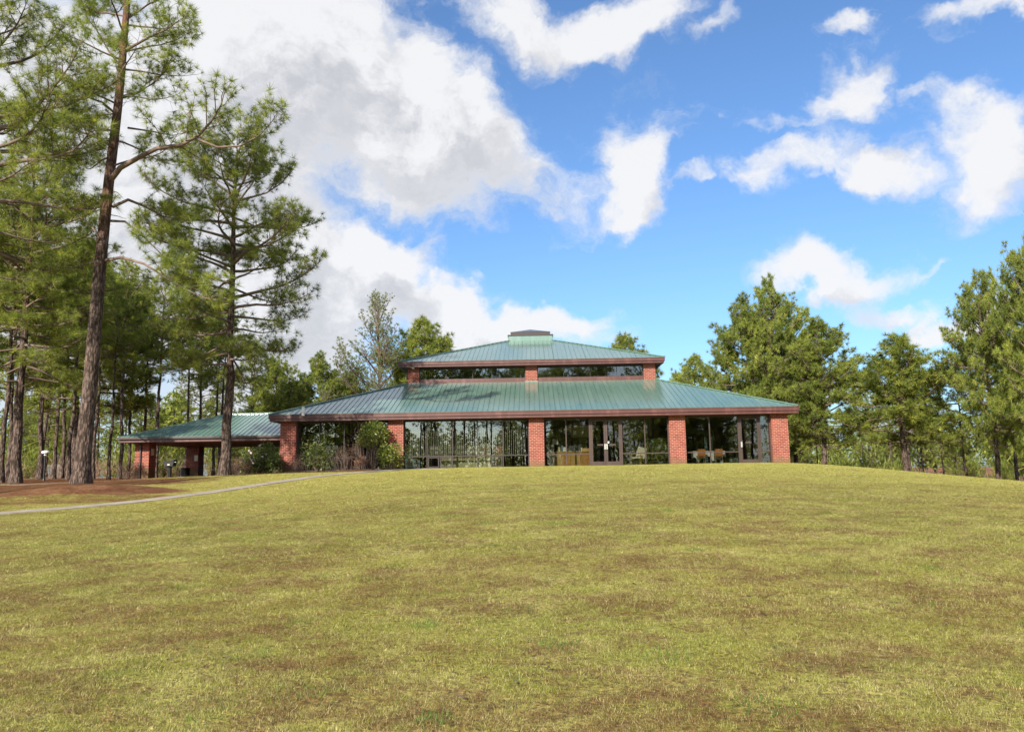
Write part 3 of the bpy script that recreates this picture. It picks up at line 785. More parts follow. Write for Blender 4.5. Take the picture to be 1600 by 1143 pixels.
# ---- storefront glazing
ZT = ZEB - .09                                # head of the glazing
TR = FL + .68                                 # transom height
YG = YF + .30
def glazing(k, M, segs, name='window', frame=M_FRAMED, transom=True, lower=()):
    """segs: sorted x positions of the mullions, first and last at the piers"""
    m = MB(); a_, b_ = segs[0], segs[-1]
    m.box(a_, b_, YG, YG + .10, ZT, ZEB + .01).box(a_, b_, YG, YG + .10, FL - .28, FL + .05)
    for i, x in enumerate(segs):
        x0 = x if i == 0 else (x - .055 if i == len(segs) - 1 else x - .0275)
        m.box(x0, x0 + .055, YG - .01, YG + .11, FL + .05, ZT)
    for i in range(len(segs) - 1):
        if transom: m.box(segs[i] + (.055 if i == 0 else .0275), segs[i + 1] - (.055 if i == len(segs) - 2 else .0275), YG + .002, YG + .098, TR - .03, TR + .03)
    for (x0, x1) in lower:
        z0, z1 = FL + .07, TR - .05
        m.box(x0, x1, YG - .03, YG + .03, z0, z0 + .05).box(x0, x1, YG - .03, YG + .03, z1 - .05, z1).box(x0, x0 + .05, YG - .03, YG + .03, z0 + .05, z1 - .05).box(x1 - .05, x1, YG - .03, YG + .03, z0 + .05, z1 - .05)
    fr = bpart(tf(m, M), name, [frame])
    for i in range(len(segs) - 1):
        x0, x1 = segs[i] + .03, segs[i + 1] - .03
        zz = [(FL + .05, TR - .03), (TR + .03, ZT)] if transom else [(FL + .05, ZT)]
        for (z0, z1) in zz:
            o = tf(MB().box(x0, x1, YG + .045, YG + .051, z0, z1), M).build('pane', [M_GLASS]); o.parent = fr
    return fr
def wx(px, Yp=None): return at(px, 690, YG if Yp is None else Yp).x
def door(x0, x1, hinge, k=0, plate=True):
    y0, y1 = YG - .03, YG + .05; z0, z1 = FL + .01, ZT - .03; sw = .10
    m = MB().box(x0, x0 + sw, y0, y1, z0, z1).box(x1 - sw, x1, y0, y1, z0, z1).box(x0 + sw, x1 - sw, y0, y1, z0, z0 + .24).box(x0 + sw, x1 - sw, y0, y1, z1 - .11, z1)
    d = bpart(m, 'door', [M_FRAME])
    o = MB().box(x0 + sw - .005, x1 - sw + .005, YG + .006, YG + .012, z0 + .24, z1 - .11).build('pane', [M_GLASS]); o.parent = d
    xh = x1 - .05 if hinge < 0 else x0 + .05
    o = MB().box(xh - .04, xh + .04, y0 - .07, y0 - .04, FL + .92, FL + 1.22).box(xh - .02, xh + .02, y0 - .04, y0, FL + .95, FL + .99).box(xh - .02, xh + .02, y0 - .04, y0, FL + 1.14, FL + 1.18).build('handle', [M_STEEL]); o.parent = d
    o = MB().box(x0 + sw, x1 - sw, y1 + .005, y1 + .05, FL + 1.06, FL + 1.11).build('push_bar', [M_FRAMED]); o.parent = d
    if plate:
        c_ = (x0 + x1) / 2 + (.10 if hinge < 0 else -.08)
        o = MB().box(c_ - .17, c_ + .17, YG - .006, YG + .004, FL + 1.13, FL + 1.22).build('notice_plate', [M_FRAME]); o.parent = d
    return d
# front bays (left to right)
b1 = [PX[0][1], -12.0, -10.6, -9.3, PX[1][0]]
glazing(0, Matrix.Identity(4), b1)
b2 = [PX[1][1], wx(667.3), wx(706.8), wx(746), wx(786), PX[2][0]]
glazing(0, Matrix.Identity(4), b2, lower=((wx(669), wx(686)), (wx(688), wx(705.5)), (wx(767), wx(784.5))))
xa, xb, xm = wx(922), wx(971.5), wx(946.5)
glazing(0, Matrix.Identity(4), [PX[2][1], wx(884.7), xa], frame=M_FRAME)
glazing(0, Matrix.Identity(4), [xb, wx(1008), PX[3][0]], frame=M_FRAME)
m = MB().box(xa - .04, xa + .05, YG - .04, YG + .12, FL, ZEB).box(xb - .05, xb + .04, YG - .04, YG + .12, FL, ZEB).box(xa + .05, xb - .05, YG - .035, YG + .11, ZT - .02, ZEB)
bpart(m, 'door_frame', [M_FRAME])
d1_ = door(xa + .055, xm - .004, -1); d2_ = door(xm + .004, xb - .055, 1)
o = MB().box(xm + .10, xm + .19, YG - .012, YG - .006, FL + 1.26, FL + 1.36).build('sticker', [M_PAPER]); o.parent = d2_
xc, xd = wx(1155), wx(1188)
glazing(0, Matrix.Identity(4), [PX[3][1], wx(1109.5), xc], frame=M_FRAME)
glazing(0, Matrix.Identity(4), [xd, PX[4][0]], frame=M_FRAME)
m = MB().box(xc - .04, xc + .05, YG - .04, YG + .12, FL, ZEB).box(xd - .05, xd + .04, YG - .04, YG + .12, FL, ZEB).box(xc + .05, xd - .05, YG - .035, YG + .11, ZT - .02, ZEB)
bpart(m, 'door_frame', [M_FRAME])
door(xc + .055, xd - .055, 1)
for k in (1, 2, 3):
    M = Matrix.Translation((0, CY, 0)) @ Matrix.Rotation(k * math.pi / 2, 4, 'Z') @ Matrix.Translation((0, -CY, 0))
    for i in range(4):
        a_, b_ = PX[i][1], PX[i + 1][0]; n = 4
        glazing(k, M, [a_ + (b_ - a_) * j / n for j in range(n + 1)])
# concrete apron
bpart(MB().box(-HW + .3, HW + .05, YF - .12, YF + .3, .9, FL - .03), 'apron', [M_CONC])

# ---- things inside, seen through the glass
def thing_box(name, label, cat, px0, px1, Y, py_top, dz0, depth, material, extra=None, group=None):
    x0, x1 = wx(px0, Y), wx(px1, Y); zt = at((px0 + px1) / 2, py_top, Y).z
    root = empty(name, ((x0 + x1) / 2, Y + depth / 2, FL + .03), label, cat, group)
    return root, x0 - root.location.x, x1 - root.location.x, zt - root.location.z
def sub(mb, name, mats, parent): return mb.build(name, mats, parent)
# reception desk
Yd = YF + 1.6
r_, x0, x1, zt = thing_box('reception_desk', 'long oak reception desk behind the glass left of the double doors', 'desk', 861, 922, Yd, 704.5, 0, .8, M_OAK)
sub(MB().box(x0, x1, -.42, .42, zt - .05, zt), 'desk_top', [M_OAKL], r_)
for i in range(4):
    L = (x1 - x0 - .1) / 4; a_ = x0 + .05 + i * L
    sub(MB().box(a_ + .008, a_ + L - .008, -.36, -.33, .02, zt - .055), 'panel', [M_OAK if i % 2 else M_OAKL], r_)
sub(MB().box(x0 + .05, x1 - .05, -.325, .36, .0, zt - .055), 'carcass', [M_OAK], r_)
DT = r_.location.z + zt
def on_desk(name, label, cat, px, mb, mats):
    o = mb.build(name, mats); o.location = (wx(px, Yd + .3), Yd + .3, DT); return tag(o, label, cat)
on_desk('binder', 'blue binder standing on the reception desk', 'binder', 878, MB().box(-.05, .05, -.14, .14, 0, .30), [M_BLUE])
on_desk('binder', 'cream folder standing left of the blue binder on the reception desk', 'binder', 873.5, MB().box(-.06, .06, -.14, .14, 0, .25).box(-.05, .05, -.142, -.139, .05, .1), [M_CREAM])
on_desk('paper_box', 'white paper box standing right of the blue binder on the desk', 'box', 882, MB().box(-.10, .10, -.12, .12, 0, .22).box(-.11, .11, -.13, .13, .20, .24), [M_PAPER])
on_desk('printer', 'dark grey printer in the middle of the reception desk', 'printer', 894, MB().box(-.22, .22, -.2, .2, 0, .26).box(-.18, .18, -.1, .2, .26, .33).box(-.17, .17, -.3, -.2, .05, .08), [M_GREYP])
on_desk('monitor', 'dark monitor right of the printer on the reception desk', 'monitor', 903, MB().box(-.2, .2, -.02, .03, .06, .36).box(-.04, .04, -.03, .05, 0, .1).box(-.12, .12, -.1, .1, 0, .02), [M_GREYP])
on_desk('letter_tray', 'orange wooden letter tray on the right end of the reception desk', 'tray', 915, MB().box(-.24, .24, -.18, .18, 0, .02).box(-.24, .24, -.18, -.16, .02, .16).box(-.24, -.22, -.16, .18, .02, .16).box(.22, .24, -.16, .18, .02, .16), [M_OAKL])
on_desk('paper_cup', 'white cup near the right end of the reception desk', 'cup', 908.5, MB().tube([(0, -.1, 0), (0, -.1, .2)], [.04, .055], 10), [M_PAPER])
# table lamp
lp = empty('table_lamp', (wx(867.5, Yd + .2), Yd + .2, DT), 'table lamp with a pale square shade on the left end of the desk', 'lamp')
sub(MB().tube([(0, 0, 0), (0, 0, .03), (0, 0, .05), (0, 0, .42)], [.1, .1, .02, .02], 10), 'base', [M_BLACK], lp)
sub(MB().add([(-.17, -.17, .40), (.17, -.17, .40), (.17, .17, .40), (-.17, .17, .40), (-.155, -.155, .70), (.155, -.155, .70), (.155, .155, .70), (-.155, .155, .70)],
             [(0, 1, 5, 4), (1, 2, 6, 5), (2, 3, 7, 6), (3, 0, 4, 7), (4, 5, 6, 7)]), 'lamp_shade', [M_LAMPS], lp)
# hearth hood
Yh = YF + 4.2
hx0, hx1, hx2, hx3 = wx(885, Yh), wx(931, Yh), wx(900, Yh), wx(918, Yh); hz1 = at(900, 666, Yh).z; hz0 = at(900, 683, Yh).z
hd = empty('hanging_hood', ((hx0 + hx1) / 2, Yh, hz0), 'large cream tapered hood hanging from the ceiling behind the reception desk', 'hood')
c_ = (hx0 + hx1) / 2; w0 = (hx1 - hx0) / 2; h_ = hz1 - hz0
sub(MB().add([(-w0 * .6, -.6, 0), (w0 * .6, -.6, 0), (w0 * .6, .6, 0), (-w0 * .6, .6, 0), (-w0, -.9, h_), (w0 * .95, -.9, h_), (w0 * .95, .9, h_), (-w0, .9, h_)],
             [(0, 1, 5, 4), (1, 2, 6, 5), (2, 3, 7, 6), (3, 0, 4, 7), (4, 5, 6, 7), (3, 2, 1, 0)]), 'hood_body', [M_CREAM], hd)
sub(MB().box(-w0, w0 * .95, -.93, .93, h_ + .002, h_ + .06), 'rim', [M_OAK], hd)
sub(MB().box(-.04, .04, -.04, .04, h_ + .06, ZEB - hz0 + .0), 'rod', [M_BLACK], hd)
# armchair right of the doors
ch = empty('armchair', (wx(992, YF + 1.3), YF + 1.3, FL + .03), 'pale wooden armchair facing left behind the glass right of the double doors', 'chair')
m = MB()
sub(MB().box(-.28, .26, -.27, .27, .38, .46), 'seat', [M_LAMPS], ch)
sub(MB().bar((.25, 0, .40), (.42, 0, 1.0), .5, .06), 'backrest', [M_LAMPS], ch)
for sy in (-.29, .29):
    sub(MB().bar((-.28, sy, 0), (-.26, sy, .62), .05, .05), 'leg', [M_OAKL], ch); sub(MB().bar((.26, sy, 0), (.26, sy, .62), .05, .05), 'leg', [M_OAKL], ch)
    sub(MB().bar((-.30, sy, .65), (.30, sy, .65), .06, .035), 'armrest', [M_OAKL], ch)
# dining table and orange chairs in the right bay
Yt = YF + 1.9
tb = empty('cloth_table', (wx(1103, Yt), Yt, FL + .03), 'table under a white cloth behind the glass of the right hand bay', 'table')
sub(MB().box(-.95, .95, -.45, .45, .71, .74), 'tabletop', [M_CLOTH], tb)
m = MB(); segs_ = 24
for i in range(segs_):
    a_ = -.96 + 1.92 * i / segs_; b_ = -.96 + 1.92 * (i + 1) / segs_
    h0 = .30 + .18 * math.sin(i * .9) * math.sin(i * .35); h1 = .30 + .18 * math.sin((i + 1) * .9) * math.sin((i + 1) * .35)
    m.add([(a_, -.46 - .02 * math.sin(i * 2), h0), (b_, -.46 - .02 * math.sin(i * 2 + 2), h1), (b_, -.46, .742), (a_, -.46, .742)], [(0, 1, 2, 3)])
sub(m, 'tablecloth', [M_CLOTH], tb)
for sx in (-.85, .85):
    for sy in (-.38, .38): sub(MB().box(sx - .02, sx + .02, sy - .02, sy + .02, 0, .71), 'leg', [M_BLACK], tb)
for i, (px, lab) in enumerate(((1094, 'left of the two orange chairs at the table with the white cloth'), (1121, 'right of the two orange chairs at the table with the white cloth'))):
    c1_ = empty('dining_chair', (wx(px, Yt - .75), Yt - .75, FL + .03), lab, 'chair', 'orange chairs at the clothed table')
    sub(MB().box(-.22, .22, -.2, .22, .42, .47), 'seat', [M_ORANGE], c1_)
    sub(MB().box(-.22, .22, -.23, -.19, .47, .84), 'backrest', [M_ORANGE], c1_)
    for sx in (-.19, .19):
        for sy in (-.19, .19): sub(MB().tube([(sx, sy, 0), (sx, sy, .42)], .014, 6), 'leg', [M_STEEL], c1_)
# office behind the left glazed bay : blinds, counter, boards
bl = empty('vertical_blind', (wx(726), YG + .3, ZT), 'vertical blind of thin pale slats hanging behind the left of centre windows', 'blind')
m = MB(); x = wx(631) - bl.location.x
while x < wx(823) - bl.location.x:
    m.bar((x, 0, -.06), (x, 0, TR - ZT - .0), .022, .085); x += .108
tag(sub(m, 'slats', [M_SLAT], bl), kind='stuff')
sub(MB().box(wx(630) - bl.location.x, wx(824) - bl.location.x, -.04, .04, -.06, -.0), 'headrail', [M_WHITE], bl)
Yo = YG + .55
cnt = empty('low_counter', (wx(736, Yo), Yo, FL + .03), 'long pale green counter just behind the low panes of the office windows', 'counter')
for (a_, b_) in ((688, 706), (708, 745.5), (748, 766)):
    sub(MB().box(wx(a_, Yo) - cnt.location.x, wx(b_, Yo) - cnt.location.x, 0, .45, 0, .58), 'cabinet_back', [M_CREAM], cnt)
sub(MB().box(wx(686, Yo) - cnt.location.x, wx(768, Yo) - cnt.location.x, -.03, .5, .582, .62), 'countertop', [M_OAKL], cnt)
bd = empty('notice_board', (wx(720, Yo + 1), Yo + 1, FL + .75), 'wide grey notice board with small papers above the office counter', 'notice board')
sub(MB().box(-1.9, 1.6, 0, .04, .02, .62), 'board', [mat('grey_board', (.24, .21, .16), .8, var=.15)], bd)
rr2 = random.Random(4)
for i in range(26):
    x = -1.75 + (i % 13) * .255 + rr2.uniform(-.03, .03); z = .10 + (i // 13) * .26 + rr2.uniform(-.02, .03)
    sub(MB().box(x, x + .14 + rr2.uniform(0, .06), -.008, -.001, z, z + .14 + rr2.uniform(0, .05)), 'paper', [M_PAPER if i % 3 else M_CREAM], bd)
Ys = Yo + .8
sh = empty('pigeon_hole_shelf', (wx(759.5, Ys), Ys, FL + .03), 'tall cream pigeon hole shelf behind the office window', 'shelf')
sub(MB().box(-.2, .2, .01, .3, 0, 1.35), 'carcass', [M_CREAM], sh)
for i in range(5):
    for j in range(2): sub(MB().box(-.17 + j * .18, -.01 + j * .18, -.004, .008, .52 + i * .16, .64 + i * .16), 'hole', [M_OAK], sh)
rb = empty('red_display', (wx(779, Ys), Ys, FL + .68), 'red and orange display box on the counter by the cream shelf', 'display')
sub(MB().box(-.22, .22, 0, .3, .38, .55), 'header', [M_RED], rb); sub(MB().box(-.2, .2, 0, .3, 0, .375), 'body', [M_OAK], rb)
fc = empty('file_cabinet', (wx(778, Yo), Yo, FL + .03), 'narrow oak cabinet right of the green counter behind the low panes', 'cabinet')
sub(MB().box(-.16, -.06, 0, .4, 0, .6), 'side', [M_OAK], fc); sub(MB().box(-.055, .2, .02, .4, 0, .6), 'front', [M_GREYP], fc)
pb = empty('poster_stand', (wx(641, Yo), Yo, FL + .03), 'small pale poster stand low in the leftmost office window', 'stand')
sub(MB().box(-.2, .2, 0, .03, .05, .52), 'panel', [M_PAPER], pb); sub(MB().box(-.18, .18, .035, .25, 0, .05), 'foot', [M_BLACK], pb)

# ------------------------------------------------------------ picnic pavilion to the left
PXL, PY0, PD, RL = -24.7, 46.2, 4.85, 2.7
PZ, PZB, PRZ = 4.02, 3.74, 5.72
PXR = PXL + 2 * PD + RL
pav = empty('picnic_shelter', (-19, PY0 + PD, 1.5), 'open picnic shelter with a green hip roof on brick piers left of the building', 'shelter')
IP = Matrix.Translation(-Vector(pav.location))
def ppart(mb, name, mats, parent=None):
    o = mb.build(name, mats); o.parent = parent if parent is not None else pav
    o.matrix_parent_inverse = IP.copy() if parent is None else Matrix.Identity(4); return o
PCY = PY0 + PD
slp = (PRZ - PZ) / PD; nrm = Vector((0, -slp, 1)).normalized()
base = MB().box(PXL + PD, PXR - PD, PCY - .05, PCY + .05, PRZ + .02, PRZ + .07)
proof = ppart(base, 'roof', [M_ROOF])
n = int((PXR - PXL) / .29); s = (PXR - PXL) / n
for i in range(n):
    xa_, xb_ = PXL + i * s, PXL + (i + 1) * s
    def yt(x): return PY0 + min(x - PXL, PXR - x, PD)
    m = MB(); poly = [(xa_ + .004, PY0, PZ), (xb_ - .004, PY0, PZ)]
    if yt(xb_) > PY0 + .01: poly.append((xb_ - .004, yt(xb_), PZ + (yt(xb_) - PY0) * slp))
    for xc_ in (PXL + PD, PXR - PD):
        if xa_ < xc_ < xb_: poly.append((xc_, PCY, PRZ))
    if yt(xa_) > PY0 + .01: poly.append((xa_ + .004, yt(xa_), PZ + (yt(xa_) - PY0) * slp))
    m.prism(poly, nrm * .03)
    if yt(xa_) > PY0 + .05: m.bar(Vector((xa_ + .01, PY0 - .01, PZ)) + nrm * .042, Vector((xa_ + .01, yt(xa_), PZ + (yt(xa_) - PY0) * slp)) + nrm * .042, .020, .030)
    o = m.build('roof_panel', [M_ROOF], proof); o.rotation_euler = (0, rnd.uniform(-.0008, .0008), 0)
m = MB()
m.prism([(PXL, PY0 + 2 * PD, PZ), (PXR, PY0 + 2 * PD, PZ), (PXR - PD, PCY + .001, PRZ), (PXL + PD, PCY + .001, PRZ)], (0, 0, .03))
m.prism([(PXL, PY0, PZ), (PXL, PY0 + 2 * PD, PZ), (PXL + PD, PCY, PRZ)], (0, 0, .029))
m.prism([(PXR, PY0, PZ), (PXR, PY0 + 2 * PD, PZ), (PXR - PD, PCY, PRZ)], (0, 0, .029)); m.build('roof_slope', [M_ROOF], proof)
for (a_, b_) in (((PXL, PY0, PZ + .05), (PXL + PD, PCY, PRZ + .06)), ((PXR, PY0, PZ + .05), (PXR - PD, PCY, PRZ + .06)), ((PXL, PY0 + 2 * PD, PZ + .05), (PXL + PD, PCY, PRZ + .06))):
    MB().bar(a_, b_, .18, .05).build('hip_cap', [M_ROOF], proof)
def rring(mb, o_, t_, z0, z1):
    x0, x1, y0, y1 = PXL - o_, PXR + o_, PY0 - o_, PY0 + 2 * PD + o_
    return mb.box(x0, x1, y0, y0 + t_, z0, z1).box(x0, x1, y1 - t_, y1, z0, z1).box(x0, x0 + t_, y0 + t_, y1 - t_, z0, z1).box(x1 - t_, x1, y0 + t_, y1 - t_, z0, z1)
ppart(rring(MB(), .09, .13, PZ - .10, PZ + .015), 'gutter', [M_GUTTER])
ppart(rring(MB(), -.045, .05, PZB, PZ - .02), 'fascia', [M_FASCIA])
ppart(MB().box(PXL + .1, PXR - .1, PY0 + .1, PY0 + 2 * PD - .1, PZB + .03, PZB + .06), 'soffit', [M_SOFFIT2])
for (x, y) in ((PXL + .55, PY0 + .9), (PXL + .55, PY0 + 2 * PD - 1.7), (PXR - 3.2, PY0 + 2 * PD - 1.7)):
    ppart(MB().box(x, x + .88, y, y + .88, .9, PZB + .03), 'brick_pier', [M_BRICK])
x = PXL + .55 + .32; y = PY0 + .9
m = MB().box(x, x + .09, y - .09, y - .005, 1.6, PZB - .05).bar((x + .045, y - .05, PZB - .06), (x - .4, PY0 + .02, PZ - .09), .08, .08)
ppart(m, 'downspout', [M_GUTTER])
x0 = PXL + .55 + .882; ppart(MB().box(x0, x0 + .015, y + .25, y + .60, 3.0, 3.4), 'notice_sheet', [M_PAPER])
y2 = PY0 + 2 * PD - 1.7; ppart(MB().box(x0 - .30, x0 - .05, y2 - .02, y2 - .003, 2.75, 3.15), 'notice_sheet', [M_PAPER])
ppart(MB().box(PXL + .3, PXR - .3, PY0 + .5, PY0 + 2 * PD - .5, 1.0, 1.46), 'floor_slab', [M_CONC])
ppart(MB().tube([(PXR - .75, PY0 + .02, PZ - .02), (PXR + .4, PY0 + .02, PZ + .22)], .05, 8), 'gutter_elbow', [M_WHITE])

# pedestal grill
g0 = at(265, 745, 45.2); gr = empty('park_grill', (g0.x, 45.2, gz(g0.x, 45.2) - .05), 'black pedestal charcoal grill with a hooded box in front of the shelter', 'grill')
sub(MB().tube([(0, 0, 0), (0, 0, .78)], .10, 10), 'post', [M_BLACK], gr)
m = MB().prism([(-.26, -.22, .78), (.24, -.22, .78), (.30, -.22, 1.0), (.30, -.22, 1.08), (-.24, -.22, 1.08), (-.30, -.22, .98)], (0, .44, 0))
sub(m, 'firebox', [M_BLACK], gr)
sub(MB().bar((-.30, 0, 1.0), (.31, 0, 1.13), .48, .05), 'lid', [M_BLACK], gr)
sub(MB().box(-.06, .08, -.235, -.222, .84, .90), 'vent_plate', [M_STEEL], gr)
sub(MB().tube([(.31, -.15, 1.02), (.38, -.15, 1.02), (.38, .15, 1.02), (.31, .15, 1.02)], .012, 6), 'handle', [M_STEEL], gr)
# litter bin
g1 = at(289.5, 745, 52.5); tb_ = empty('litter_bin', (g1.x, 52.5, 1.42), 'black round litter bin under the shelter between the brick piers', 'bin')
sub(MB().tube([(0, 0, 0), (0, 0, .05), (0, 0, .75)], [.24, .27, .29], 14), 'body', [M_BLACK], tb_)
sub(MB().tube([(0, 0, .755), (0, 0, .80), (0, 0, .86)], [.31, .31, .2], 14), 'lid', [M_BLACK], tb_)
# lamp post among the trees
g2 = at(69, 742, 46); lpo = empty('lamp_post', (g2.x, 46, gz(g2.x, 46)), 'black path lamp post with a white flat shade at the far left among the pines', 'lamp post')
hh = at(71, 708, 46).z - gz(g2.x, 46)
sub(MB().tube([(0, 0, 0), (0, 0, .15), (0, 0, hh)], [.09, .06, .05], 8), 'post', [M_BLACK], lpo)
sub(MB().tube([(0, 0, hh + .0), (0, 0, hh + .07), (0, 0, hh + .14), (0, 0, hh + .18)], [.20, .23, .18, .05], 14), 'shade', [M_WHITE], lpo)
sub(MB().tube([(0, 0, hh - .12), (0, 0, hh)], [.08, .10], 10), 'globe', [M_PAPER], lpo)
# ================================================================= TREES
class Tree:
    def __init__(s, seed): s.r = np.random.RandomState(seed); s.mb = MB(); s.tp = []; s.td = []; s.ts = []; s.limbs = []
    def limb(s, p0, az, el, L, r0, droop, upturn, sub_n, twig=1.0, detail=2, tuft=1.0, start=.3, mb=None, wob=.12, path=None, dens=1.0):
        r = s.r; n = 8; mb = mb or s.mb
        if path is None:
            pts = [Vector(p0)]; a, e = az, el
            for i in range(n):
                u = i / n
                e += (-droop if u < .5 else upturn) / n * 2 + r.randn() * wob * .5; a += r.randn() * wob
                d = Vector((math.cos(a) * math.cos(e), math.sin(a) * math.cos(e), math.sin(e)))
                pts.append(pts[-1] + d * (L / n))
        else:
            pts = path; n = len(pts) - 1; L = sum((pts[i + 1] - pts[i]).length for i in range(n))
        mb.tube(pts, [max(r0 * (1 - .88 * i / n), .006) for i in range(n + 1)], 5 if r0 < .07 else 7, cap=False)
        ns = max(2, int(sub_n * dens))
        for k in range(ns):
            u = start + (1 - start) * (k + r.rand() * .6) / ns; u = min(u, .985)
            f = u * n; i = min(int(f), n - 1); q = pts[i].lerp(pts[i + 1], f - i); d = (pts[i + 1] - pts[i]).normalized()
            side = 1 if k % 2 else -1
            perp = d.cross(Vector((0, 0, 1))); perp = perp.normalized() if perp.length > .1 else Vector((1, 0, 0))
            dd = (d * (.55 + .3 * r.rand()) + perp * side * (.5 + .5 * r.rand()) + Vector((0, 0, 1)) * (.35 * r.randn() * .7 + .22)).normalized()
            sl = (L * .34 * (1.15 - u) + .35) * (.7 + .6 * r.rand()) * twig
            s.twig(q, dd, sl, max(r0 * .22, .008), detail, tuft, mb)
        s.twig(pts[-1], (pts[-1] - pts[-2]).normalized(), .4 * twig, .012, 1, tuft, mb)
        return pts
    def twig(s, p, d, L, r0, detail, tuft, mb):
        r = s.r; n = 4; pts = [p]; dd = d.copy()
        for i in range(n):
            dd = (dd + Vector(r.randn(3)) * .16 + Vector((0, 0, .10))).normalized(); pts.append(pts[-1] + dd * L / n)
        if detail >= 1: mb.tube(pts, [r0 * (1 - .7 * i / n) for i in range(n + 1)], 3, cap=False)
        m = max(1, int(L / .34))
        if detail >= 2 and L > .55:
            for k in range(int(L / .24)):
                u = .25 + .75 * r.rand(); f = u * n; i = min(int(f), n - 1); q = pts[i].lerp(pts[i + 1], f - i)
                d2 = (dd + Vector(r.randn(3)) * .75 + Vector((0, 0, .35))).normalized(); l2 = .18 + .3 * r.rand()
                e = q + d2 * l2; mb.tube([q, e], [r0 * .5, r0 * .3], 3, cap=False); s.tuft(e, d2, tuft)
        for k in range(m):
            u = 1 - k * .3 / max(L, .31) - .05 * r.rand()
            if u < .2: break
            f = u * n; i = min(int(f), n - 1); q = pts[i].lerp(pts[i + 1], f - i)
            s.tuft(q, (pts[min(i + 1, n)] - pts[i]).normalized() if k else dd, tuft * (1 if k == 0 else .85))
    def tuft(s, p, d, sc): s.tp.append(tuple(p)); s.td.append(tuple((Vector(d) + Vector((0, 0, .25))).normalized())); s.ts.append(sc * (.75 + .5 * s.r.rand()))
    def crown(s, name, needles, ln, wd, material, spread=(20, 95)):
        r = s.r; N = len(s.tp); P = np.array(s.tp); Dv = np.array(s.td); S = np.array(s.ts)
        ang = np.radians(r.uniform(spread[0], spread[1], (N, needles))); az = r.rand(N, needles) * 6.283; le = ln * (.7 + .4 * r.rand(N, needles)) * S[:, None]
        ref = np.where(np.abs(Dv[:, 2:3]) < .9, np.array([[0, 0, 1.]]), np.array([[1., 0, 0]]))
        A_ = np.cross(Dv, ref); A_ /= np.linalg.norm(A_, axis=1, keepdims=True); B_ = np.cross(Dv, A_)
        nd = Dv[:, None] * np.cos(ang)[..., None] + (A_[:, None] * np.cos(az)[..., None] + B_[:, None] * np.sin(az)[..., None]) * np.sin(ang)[..., None]
        tip = P[:, None] + nd * le[..., None] + np.array([0, 0, -.03]) * ln
        side = np.cross(nd, r.randn(N, needles, 3)); side /= np.linalg.norm(side, axis=2, keepdims=True) + 1e-9
        b0 = P[:, None] + nd * le[..., None] * .06; mid = P[:, None] + nd * le[..., None] * .45
        hw = wd * .5 * S[:, None, None]
        V = np.stack([b0, mid + side * hw, tip, ], 2); V2 = np.stack([b0, tip, mid - side * hw], 2)
        V = np.stack([b0 - side * hw * .7, b0 + side * hw * .7, tip], 2)
        var = np.repeat(r.rand(N) * .7 + .0, needles * 3) + np.tile(np.repeat(r.rand(needles) * .3, 3), N)
        return fast_mesh(name, V.reshape(-1, 3), 3, material, var)

def trunk_pts(r, H, lean=(0, 0), wob=.12, n=14):
    p = [Vector((0, 0, -.3))]; ox = oy = 0
    for i in range(1, n + 1):
        u = i / n; ox += r.randn() * wob * .5; oy += r.randn() * wob * .5
        p.append(Vector((ox + lean[0] * u, oy + lean[1] * u, H * u)))
    return p
def trunk_at(pts, z):
    for i in range(len(pts) - 1):
        if pts[i].z <= z <= pts[i + 1].z:
            return pts[i].lerp(pts[i + 1], (z - pts[i].z) / (pts[i + 1].z - pts[i].z))
    return pts[-1]
def trunk_tube(mb, pts, r0, H, sides=10):
    rad = []
    for p in pts:
        u = max(p.z, 0) / H; rad.append(r0 * ((1 - u) ** .75 * .88 + .05) + (r0 * .35 * math.exp(-max(p.z, 0) / .35)))
    first = pts[0]; q = [first, Vector((first.x, first.y, .12)), Vector((first.x, first.y, .6))] + pts[1:]
    rr_ = [rad[0] * 1.05, r0 * (1.0 + .28), r0 * 1.02] + rad[1:]
    mb.tube(q, rr_, sides, cap=False)

